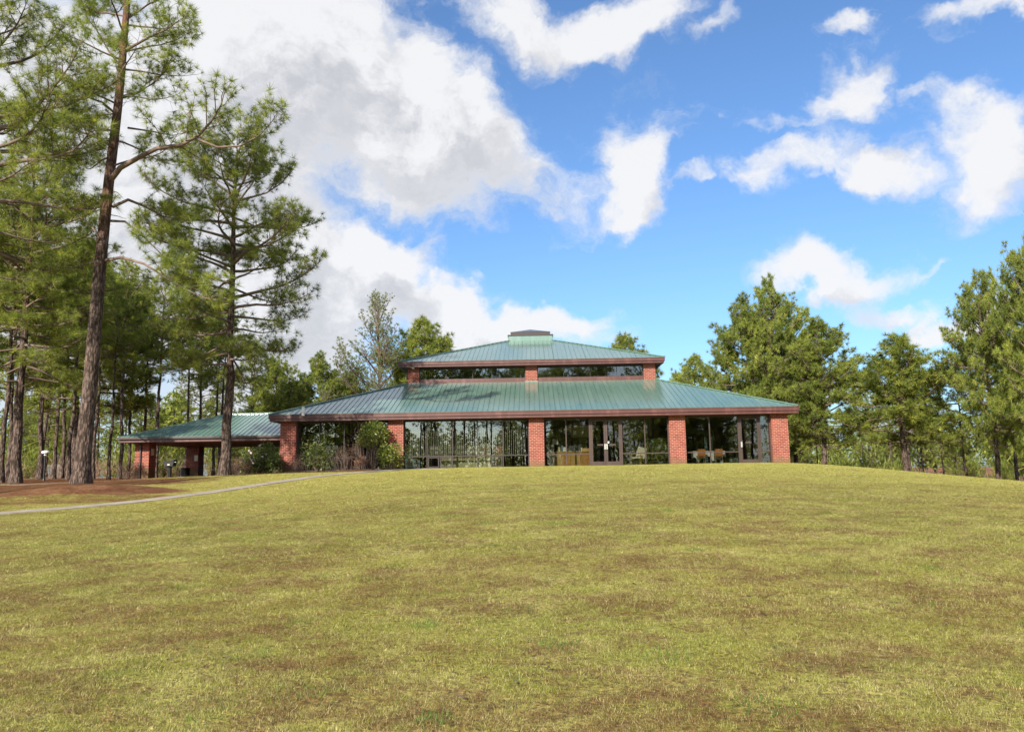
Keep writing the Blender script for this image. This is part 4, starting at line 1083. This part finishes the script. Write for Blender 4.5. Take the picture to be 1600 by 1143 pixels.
def make_pine(seed, H, cb, R_, nl, r0=.22, needles=20, ln=.24, wd=.016, tuft=1.0, subs=9, detail=2, prof='round', dead=5, lean=(0, 0), el0=.15, mat_=None, twig=1.0, custom=None, spread=(20, 95), st0=.32):
    T = Tree(seed); r = T.r
    tp = trunk_pts(r, H, lean); tm = MB(); trunk_tube(tm, tp, r0, H)
    for i in range(nl):
        s_ = (i + r.rand() * .7) / nl; z = H * (cb + (1 - cb) * s_ ** .92) * .985
        if prof == 'round': L = R_ * (math.sin(math.pi * min(s_ * .80 + .26, 1)) ** .7) * (1 - .25 * s_)
        elif prof == 'cone': L = R_ * (1 - s_) ** .75 + .4
        else: L = R_ * (.55 + .45 * math.sin(math.pi * s_)) * (1 - .45 * s_ ** 3)
        L *= .70 + .5 * r.rand(); L = max(L, .5)
        az = i * 2.39996 + r.randn() * .35; el = el0 + .75 * s_ ** 1.3 + r.randn() * .14
        rr_ = min(r0 * .42, .018 + .016 * L)
        T.limb(trunk_at(tp, z), az, el, L, rr_, .25 * (1 - s_), .45, subs * 1.15 * L / R_ + 2, detail=detail, tuft=tuft, start=st0 + .12 * (1 - s_), twig=twig)
    for i in range(dead):
        z = H * (cb * (.5 + .5 * r.rand())); L = .5 + 1.6 * r.rand(); a = r.rand() * 6.28
        p = trunk_at(tp, z); d = Vector((math.cos(a), math.sin(a), -.05 + .3 * r.rand()))
        q = p + d * L * .5; tm.tube([p, q, q + Vector((d.x, d.y, .15 + .3 * r.randn())) * L * .5], [.025, .016, .006], 4, cap=False)
    if custom: custom(T, tp, tm)
    T.twig(tp[-1], Vector((0, 0, 1)), .5, .015, detail, tuft, T.mb)
    crown = T.crown('crown', needles, ln, wd, mat_ or M_NEEDLE, spread)
    return tm.mesh('trunk', [M_BARK], True, False), T.mb.mesh('branches', [M_BRANCH], True, False), crown, H

def plant(proto, x, y, rz, sc, label, group=None, z=None, name='pine_tree', scz=None, cat='tree'):
    tr, br, cr, H = proto
    z = gz(x, y) if z is None else z
    root = empty(name, (x, y, z), label, cat, group, rz); root.scale = (sc, sc, scz or sc)
    link('trunk', tr, root); link('branches', br, root); link('crown', cr, root)
    return root

# ---- the tall pine in the left foreground, its big limbs laid out as in the photograph
PX1 = at(126, 762, 32); B1 = Vector((PX1.x, 32, gz(PX1.x, 32)))
def loc1(px, py, dy=0.0): return at(px, py, 32 + dy) - B1
def hero1():
    T = Tree(11); r = T.r; H = 25.5
    tp = [loc1(126, 770)] + [loc1(px, py) for (px, py) in ((131, 700), (141, 600), (149, 500), (156, 420), (163, 350), (170, 285), (178, 220), (185, 160), (190, 110), (194, 60), (199, 0), (204, -60), (208, -130), (210, -200))]
    for q in tp: q.y = 0
    tp[0].z = -.3; H = tp[-1].z
    tm = MB(); trunk_tube(tm, tp, .34, H * 1.05, 14)
    def L(path, r0, sub_n, **kw):
        T.limb(None, 0, 0, 1, r0, 0, 0, sub_n, path=[loc1(*p) for p in path], **kw)
    L([(170, 285, 0), (188, 262, -.3), (215, 247, -.8), (245, 232, -1.2), (285, 226, -1.5), (310, 212, -1.6), (330, 190, -1.7), (345, 165, -1.8), (352, 140, -1.8)], .13, 13, start=.35, tuft=1.0)
    L([(305, 216, -1.6), (340, 230, -1.9), (375, 228, -2.1), (405, 212, -2.2), (425, 190, -2.3), (432, 178, -2.3)], .06, 11, start=.3)
    L([(176, 323, 0), (200, 312, .5), (225, 322, 1.0), (255, 338, 1.6), (290, 345, 2.0), (320, 338, 2.2)], .08, 15, start=.3)
    L([(172, 345, 0), (195, 346, -.6), (220, 365, -1.2), (250, 395, -1.8), (275, 425, -2.1)], .06, 12, start=.3)
    L([(165, 407, 0), (190, 402, -.7), (225, 412, -1.5), (270, 440, -2.2), (310, 462, -2.8), (340, 470, -3.0)], .075, 15, start=.4)
    L([(190, 152, 0), (215, 145, .8), (240, 130, 1.4), (258, 112, 1.6), (270, 85, 1.7)], .08, 14, start=.3)
    L([(200, 200, 0), (235, 205, 1.0), (270, 212, 1.9), (300, 205, 2.5)], .05, 12, start=.3)
    L([(160, 375, 0), (140, 350, .9), (120, 335, 1.6), (100, 330, 2.2)], .05, 7, start=.4)
    L([(178, 230, 0), (150, 215, 1.0), (110, 200, 1.8), (70, 195, 2.3), (40, 185, 2.6)], .07, 14, start=.3)
    L([(183, 180, 0), (160, 160, -1.0), (130, 150, -1.6), (95, 155, -2.2)], .06, 12, start=.3)
    L([(193, 110, 0), (170, 80, .6), (150, 45, 1), (140, 10, 1.2)], .06, 12, start=.25)
    L([(194, 80, 0), (230, 60, -.8), (262, 45, -1.2), (290, 25, -1.5)], .07, 14, start=.25)
    L([(198, 30, 0), (235, 5, .9), (275, -10, 1.5), (305, -30, 1.9)], .06, 14, start=.25)
    L([(200, 0, 0), (165, -20, .7), (130, -40, 1.3)], .06, 12, start=.25)
    for i in range(32):
        u = i / 32; py = 260 - 440 * u; p = trunk_at(tp, loc1(180, py).z)
        Ln = (4.6 - 1.6 * u) * (.6 + .5 * r.rand()) * (.8 if i % 3 else 1.0)
        T.limb(p, i * 2.4 + r.randn() * .3, .15 + .5 * u, Ln, .05, .2, .5, 8, start=.3)
    for i in range(9):
        p = trunk_at(tp, 6 + i * 1.1); a = r.rand() * 6.28; d = Vector((math.cos(a), math.sin(a), .1 * r.randn())); Lx = .4 + 1.2 * r.rand()
        tm.tube([p, p + d * Lx * .6, p + d * Lx + Vector((0, 0, .2 * r.randn()))], [.025, .015, .006], 4, cap=False)
    T.twig(tp[-1], Vector((0, 0, 1)), .6, .02, 2, 1, T.mb)
    cr = T.crown('crown', 42, .35, .019, M_NEEDLE, (8, 112))
    return tm.mesh('trunk', [M_BARK], True, False), T.mb.mesh('branches', [M_BRANCH], True, False), cr, H
pr1 = hero1()
plant(pr1, B1.x, B1.y, 0, 1, 'tallest pine in the left foreground, bare trunk rising from a mound of brown needles', z=B1.z)

# ---- second big pine in front of the shelter
PX2 = at(351, 741, 40.3)
pr2 = make_pine(23, 18.4, .30, 5.1, 66, r0=.29, needles=36, ln=.34, wd=.019, tuft=1.1, subs=12, detail=2, prof='oval', el0=-.02, lean=(.35, 0), spread=(12, 105))
plant(pr2, PX2.x, 40.3, 1.0, 1, 'broad pine standing between the shelter and the building corner')

# ---- pine just outside the left edge whose limb reaches in
def reach(T, tp, tm):
    pass
pr3 = make_pine(31, 20, .44, 5.8, 40, r0=.3, needles=34, ln=.34, wd=.019, tuft=1.1, subs=13, detail=2, prof='oval', el0=.1, spread=(12, 105))
PX3 = at(-75, 760, 29); plant(pr3, PX3.x, 29, .6, 1.0, 'pine at the left edge whose limbs reach in at the top left')

# ---- prototypes for the woods
K1 = dict(needles=20, ln=.31, wd=.040, tuft=1.2, detail=2, spread=(5, 112))
PR = [make_pine(101, 17, .40, 3.9, 42, r0=.2, subs=6, prof='oval', **K1),
      make_pine(102, 18, .48, 3.4, 38, r0=.19, subs=6, prof='round', **K1),
      make_pine(103, 16, .30, 4.4, 48, r0=.2, subs=6, prof='oval', el0=.0, **K1),
      make_pine(104, 15, .50, 2.8, 32, r0=.15, subs=6, prof='oval', **K1)]
# dense, rounded pines of the right hand side
K2 = dict(st0=.2, needles=32, ln=.32, wd=.046, tuft=1.1, detail=2, spread=(5, 112), dead=2)
PB = [make_pine(201, 13.5, .16, 4.8, 84, r0=.26, subs=9, prof='round', el0=.05, **K2),
      make_pine(202, 10.5, .28, 3.6, 62, r0=.2, subs=8, prof='round', el0=.15, **K2),
      make_pine(203, 13, .20, 4.3, 76, r0=.24, subs=8, prof='oval', el0=.1, **K2)]
# airy white pine behind the roof
WP = make_pine(301, 14, .12, 6.0, 58, r0=.2, needles=20, ln=.22, wd=.034, subs=18, detail=2, prof='cone', el0=.55, mat_=M_NEEDLE2, twig=.8, dead=0, spread=(5, 70))

def plantpx(proto, px, Yd_, top_py, label, group=None, rz=None, py=742, name='pine_tree', wide=1.0):
    x = at(px, py, Yd_).x; z = gz(x, Yd_)
    H = at(px, top_py, Yd_).z - z
    s_ = H / proto[3]
    o = plant(proto, x, Yd_, rnd.random() * 6.28 if rz is None else rz, s_ * wide, label, group, name=name)
    o.scale = (s_ * wide, s_ * wide, s_); return o
# behind the building
plantpx(WP, 588, 80, 466, 'airy upswept grey green pine rising behind the left roof slope')
plantpx(PB[1], 665, 82, 506, 'round topped bright pine showing just left of the upper roof')
plantpx(PB[1], 985, 90, 530, 'pine top peeping over the right slope of the upper roof')
plantpx(PR[1], 1045, 95, 604, 'small pine top seen beside the right end of the clerestory')
plantpx(PB[0], 500, 78, 556, 'leafy pine crown above the left roof slope nearest the tall broad pine')
plantpx(PB[2], 540, 88, 596, 'pine crown just left of the airy grey green pine')
plantpx(PB[1], 628, 92, 585, 'pine crown between the airy pine and the upper roof eave')
plantpx(PB[1], 455, 74, 600, 'low pine crown above the left end of the building eave')
plantpx(PB[2], 425, 84, 575, 'pine behind the gap between the shelter and the building')
plantpx(PR[0], 388, 84, 540, 'pine behind the ridge of the shelter')
plantpx(PB[1], 1090, 74, 562, 'slim pine left of the big round pine on the right')
# right side
plantpx(PB[0], 1180, 66, 468, 'big dense pine behind the right roof slope, forked pale trunk', wide=.88)
plantpx(PB[0], 1222, 64, 440, 'tallest pine of the clump right of the building', rz=2.0, wide=.78)
plantpx(PB[2], 1288, 60, 520, 'full pine with low boughs just right of the corner brick pier', wide=1.05)
plantpx(PB[2], 1245, 70, 545, 'shaded pine directly behind the corner brick pier')
plantpx(PB[1], 1416, 56, 533, 'round headed pine standing alone in the middle of the right hand wood', wide=1.3)
plantpx(PB[2], 1560, 50, 455, 'tall pine right of the round headed pine', wide=.7)
plantpx(PR[2], 1510, 58, 560, 'pine left of the tall pine near the right edge', wide=.9)
plantpx(PB[0], 1655, 43, 340, 'very tall pine cut by the right edge of the picture', wide=.58)
plantpx(PR[3], 1350, 76, 622, 'slim pine between the clump and the round headed pine')
plantpx(PR[0], 1475, 70, 628, 'broad pine just right of the round headed pine')
plantpx(PR[2], 1590, 62, 520, 'dense pine behind the tall pines at the right edge')
# left side, individually placed trunks
LT = [(2, 42, 320, 3, 'leftmost dark pine trunk at the edge of the picture'), (12, 46, 345, 3, 'second pine trunk from the left edge'),
      (84, 56, 425, 3, 'thin pine right of the lamp post'), (96, 60, 420, 3, 'thin pine close behind the foreground trunk on its left'),
      (107, 48, 395, 3, 'thick pine trunk left of the tallest foreground pine'), (145, 56, 430, 3, 'thin pine just right of the foreground trunk'),
      (170, 52, 470, 3, 'slender small pine left of the shelter eave'), (187, 54, 425, 3, 'thick straight pine at the left end of the shelter'),
      (200, 62, 475, 3, 'pine behind the left end of the shelter'), (222, 66, 455, 3, 'slim pine behind the front brick pier'),
      (243, 60, 440, 3, 'leaning pine behind the shelter roof'), (290, 60, 480, 3, 'pine trunk rising behind the middle of the shelter'),
      (310, 64, 470, 3, 'pine trunk seen right of the middle of the shelter roof'), (333, 72, 490, 3, 'pine trunk visible under the shelter right of the rear pier'),
      (342, 68, 480, 3, 'thin trunk visible under the shelter beside the broad pine'), (-30, 52, 300, 3, 'pine beyond the left edge of the picture'), (65, 74, 430, 3, 'leafy pine deep in the wood at the left')]
for (px, Yd_, tp_, k, lab) in LT: plantpx(PR[k], px, Yd_, tp_, lab)
for (px, Yd_, tp_, k, lab) in ((25, 41, 245, 0, 'dark bushy pine with low boughs at the left edge'), (62, 54, 385, 2, 'bushy pine with low hanging boughs above the lamp post'), (-25, 44, 330, 2, 'bushy pine half cut by the left edge'),
                               (118, 60, 395, 1, 'bushy young pine behind the foreground trunk')): plantpx(pr2 if k == 0 else PR[2] if k == 2 else PB[k], px, Yd_, tp_, lab)
# the deeper wood: trees nothing tells apart
rw = random.Random(21)
def wood(n, xr, yr, protos, sr, label, group, ok):
    c_ = 0; tries = 0; pts_ = []
    while c_ < n and tries < 3000:
        tries += 1; x = rw.uniform(*xr); y = rw.uniform(*yr)
        if not ok(x, y) or any((x - a) ** 2 + (y - b) ** 2 < 7 for a, b in pts_): continue
        pts_.append((x, y)); s_ = rw.uniform(*sr)
        plant(protos[rw.randrange(len(protos))], x, y, rw.random() * 6.28, s_, label, group); c_ += 1
wood(24, (-82, -16), (74, 112), PR + [PB[1]], (.5, .72), 'pine among the many in the deep wood behind the shelter', 'pines of the deep wood at the left', lambda x, y: abs(x) > .22 * y and abs(x) < .8 * y)
wood(24, (22, 90), (76, 112), PR + PB, (.55, .85), 'pine among the many in the far wood at the right', 'pines of the far wood at the right', lambda x, y: x > .30 * y and x < .8 * y)
# trees behind the photographer: mirrored in the glass
wood(44, (-66, 66), (-78, -47), PR + PB[:1], (1.25, 1.55), 'pine mirrored in the dark windows of the building', 'pines mirrored in the windows', lambda x, y: not -24 < x < 0)
wood(15, (-24, 0), (-70, -47), PR[1:2] + PR[3:], (1.4, 1.6), 'tall bare stemmed pine mirrored in the office windows', 'pines mirrored in the office windows', lambda x, y: True)

# far belt of woodland, one mass
def far_belt():
    r = np.random.RandomState(77); V = []; A = []; tm = MB()
    for i in range(290):
        a = r.uniform(-1.0, 1.0) if i < 165 else r.uniform(2.25, 4.03)
        d = r.uniform(112, 150) if i < 165 else r.uniform(88, 112); x = math.sin(a) * d; y = math.cos(a) * d; z = gz(x, y)
        H = r.uniform(8, 13) * ((1.12 if -36 < x < 4 else 1.35) if y < 0 else .8 if x > 0 else 1); Rr = r.uniform(2.2, 3.6)
        tm.tube([(x, y, z - .3), (x, y, z + H * .8)], [.22, .1], 5, cap=False)
        n = 260; u = r.rand(n); zz = z + H * ((.03 + .97 * u) if y < 0 else (.25 + .75 * u)); rad = Rr * np.sin(np.pi * np.clip(u * .8 + .2, 0, 1)) ** .6 * np.sqrt(r.rand(n)); aa = r.rand(n) * 6.283
        c_ = np.stack([x + rad * np.cos(aa), y + rad * np.sin(aa), zz], -1)
        for k in range(4):
            q = r.randn(n, 3); q /= np.linalg.norm(q, axis=1, keepdims=True); q2 = np.cross(q, r.randn(n, 3)); q2 /= np.linalg.norm(q2, axis=1, keepdims=True)
            V.append(np.stack([c_ - q2 * .13, c_ + q2 * .13, c_ + q * .62], 1).reshape(-1, 3)); A.append(np.repeat(r.rand(n), 3))
    o = link('distant_woods', fast_mesh('distant_woods', np.concatenate(V), 3, M_NEEDLE, np.concatenate(A))); tag(o, 'far belt of pine woodland closing the view behind everything', 'woods', kind='stuff')
    o2 = tm.build('distant_trunks', [M_BARK]); tag(o2, 'far off trunks of the pine belt behind everything', 'woods', kind='stuff')
far_belt()
# dry brush and saplings at the wood's edge
def brush(name, n, gen, h, label, material=M_BRUSH, seed=5, per=26, wd=.035, spread=.9):
    r = np.random.RandomState(seed); V = []; A = []
    for i in range(n):
        x, y = gen(r); z = gz(x, y); H = h * r.uniform(.5, 1.3)
        m_ = per; a = r.rand(m_) * 6.283; k = r.rand(m_); b0 = np.stack([x + .1 * np.cos(a), y + .1 * np.sin(a), np.full(m_, z)], -1)
        tipz = H * (.4 + .6 * r.rand(m_)); tip = b0 + np.stack([np.cos(a) * spread * H * k * .6, np.sin(a) * spread * H * k * .6, tipz], -1)
        for q in range(5):
            s0 = r.rand(m_)[:, None]; base = b0 * (1 - s0) + tip * s0; d = (tip - b0) * .25 + r.randn(m_, 3) * .22 * H * .5
            sd_ = r.randn(m_, 3); sd_ /= np.linalg.norm(sd_, axis=1, keepdims=True)
            V.append(np.stack([base - sd_ * wd / 2, base + sd_ * wd / 2, base + d], 1).reshape(-1, 3)); A.append(np.repeat(r.rand(m_), 3))
    o = link(name, fast_mesh(name, np.concatenate(V), 3, material, np.concatenate(A))); return tag(o, label, 'undergrowth', kind='stuff')
brush('undergrowth', 260, lambda r: (r.uniform(-80, -18), r.uniform(66, 98)), 2.0, 'pinkish brown leafless undergrowth on the floor of the left wood')
brush('undergrowth', 240, lambda r: (r.uniform(22, 90), r.uniform(64, 100)), 1.8, 'brownish dry undergrowth at the foot of the right wood', seed=6)
brush('saplings', 200, lambda r: ((lambda s: (s * r.uniform(24, 85), r.uniform(70, 105)))(-1 if r.rand() < .55 else 1)), 3.2, 'young green pines and bushes filling the gaps between the trunks', M_NEEDLE, 8, 60, .10, .6)

# ================================================================= SHRUBS
def shrub(name, label, x, y, W, Dp, H, leaf, material, n, seed, stems=7, blobs=9, bare=0, z0=.15, cat='shrub', extra=None, flowers=0):
    r = np.random.RandomState(seed); z = gz(x, y); root = empty(name, (x, y, z), label, cat)
    st_ = MB(); C_ = []
    for i in range(blobs):
        a = r.rand() * 6.28; k = math.sqrt(r.rand()) * .62; u = z0 + (1 - z0) * r.rand()
        C_.append((W * .5 * k * math.cos(a), Dp * .5 * k * math.sin(a), H * (.18 + .66 * u), (.22 + .14 * r.rand()) * min(W, H)))
    for (cx, cy, cz, rr_) in C_:
        q = Vector((cx * .15, cy * .15, -.05)); m_ = Vector((cx * .6, cy * .6, cz * .5)) + Vector(r.randn(3)) * .04
        st_.tube([q, m_, Vector((cx, cy, cz))], [.022, .015, .007], 5, cap=False)
        for k in range(6):
            e = Vector((cx, cy, cz)) + Vector(r.randn(3)).normalized() * rr_ * .95; st_.tube([m_.lerp(Vector((cx, cy, cz)), r.rand()), e], [.008, .003], 3, cap=False)
    for i in range(bare):
        o_ = Vector((r.uniform(-.36, .36) * W, r.uniform(-.36, .36) * Dp, 0)); d = o_ + Vector((r.randn() * W * .14, r.randn() * Dp * .14, H * (.45 + .6 * r.rand())))
        m_ = (o_ + d) * .5 + Vector(r.randn(3)) * .08; st_.tube([o_, m_, d], [.007, .005, .002], 4, cap=False)
        for k in range(5):
            b0 = m_.lerp(d, r.rand()); st_.tube([b0, b0 + Vector(r.randn(3)) * .14 + Vector((0, 0, .15))], [.005, .002], 3, cap=False)
    st_.build('stems', [M_TWIG], root)
    V = []; A = []
    per = n // blobs
    for (cx, cy, cz, rr_) in C_:
        d = r.randn(per, 3); d /= np.linalg.norm(d, axis=1, keepdims=True); rad = rr_ * (.55 + .5 * r.rand(per, 1))
        c_ = np.array([cx, cy, cz]) + d * rad; ax = d + r.randn(per, 3) * .6 + np.array([0, 0, .2]); ax /= np.linalg.norm(ax, axis=1, keepdims=True)
        sd_ = np.cross(ax, r.randn(per, 3)); sd_ /= np.linalg.norm(sd_, axis=1, keepdims=True); L = leaf * (.7 + .6 * r.rand(per, 1))
        V.append(np.stack([c_, c_ + ax * L * .5 + sd_ * L * .2, c_ + ax * L, c_ + ax * L * .5 - sd_ * L * .2], 1).reshape(-1, 3)); A.append(np.repeat(r.rand(per), 4))
    if n: 
        V = np.concatenate(V); V[:, 2] = np.maximum(V[:, 2], .02)
        link('foliage', fast_mesh('foliage', V, 4, material, np.concatenate(A)), root)
    if flowers:
        fm = MB()
        for i in range(flowers):
            cx, cy, cz, rr_ = C_[i % len(C_)]; d = Vector(r.randn(3)).normalized(); d.y = -abs(d.y); d.z = abs(d.z) * .7
            p = Vector((cx, cy, cz)) + d * rr_ * 1.05
            for k in range(5):
                a = k * 1.256; u_ = Vector((math.cos(a), 0, math.sin(a))) * .075
                fm.add([p, p + u_ + Vector((0, -.02, .02)), p + Vector((math.cos(a + .9), 0, math.sin(a + .9))) * .06], [(0, 1, 2)])
        fm.build('flowers', [mat('pale_pink_petals', (.62, .45, .46), .7)], root)
    return root
def px_x(px, Y_): return at(px, 735, Y_).x
shrub('rhododendron', 'large rhododendron with a few pale pink flowers left of the corner pier', px_x(402, 43.4), 43.4, 2.5, 1.5, 1.75, .15, M_LEAFD, 2600, 1, flowers=16, blobs=12)
shrub('rhododendron', 'low dark rhododendron touching the foot of the broad pine', px_x(428, 42.8), 42.8, 1.1, 1.0, 1.1, .14, M_LEAFD, 1000, 2, blobs=6)
shrub('dry_shrub', 'reddish dry shrub between the broad pine and the rhododendron', px_x(378, 43.0), 43.0, 1.4, 1.0, 1.0, .08, M_BROWNLEAF, 700, 3, bare=34, blobs=6)
shrub('azalea', 'rounded leafy azalea just right of the corner pier', px_x(497, 42.9), 42.9, 2.0, 1.2, 1.55, .12, M_LEAFD, 2000, 4, blobs=10, bare=12)
shrub('dry_shrub', 'rusty leafless shrub in front of the corner pier', px_x(467, 42.7), 42.7, 1.5, .9, .95, .06, M_BROWNLEAF, 420, 5, bare=30, blobs=6)
shrub('dry_shrub', 'brown twiggy shrub between the azalea and the tall camellia', px_x(537, 42.9), 42.9, 1.7, 1.0, 1.35, .06, M_BROWNLEAF, 260, 6, bare=42, blobs=7)
cam_s = shrub('camellia', 'tall leafy camellia on bare stems climbing to the eave left of the second pier', px_x(583, 42.9), 42.9, 1.65, 1.1, 2.95, .14, M_LEAF, 2700, 7, blobs=11, bare=10, z0=.5)
shrub('holly', 'bright green bush hugging the foot of the second pier beside the path', px_x(609, 42.7), 42.7, 1.6, 1.0, 1.35, .13, M_LEAF, 2200, 8, blobs=10)
shrub('dry_shrub', 'tangle of pale bare stems rising to the eave left of the camellia', px_x(556, 43.05), 43.05, 1.3, .6, 2.6, .05, M_BROWNLEAF, 110, 9, bare=20, blobs=5, z0=.5)
shrub('dry_shrub', 'small rusty bush at the foot of the camellia', px_x(563, 42.4), 42.4, 1.0, .8, .7, .08, M_BROWNLEAF, 320, 10, bare=16, blobs=6)
shrub('sapling_shrub', 'thin reddish young shrub by the pines at the left end of the shelter', px_x(200, 50), 50, 1.6, 1.2, 1.3, .07, M_BROWNLEAF, 500, 12, bare=30, blobs=6)
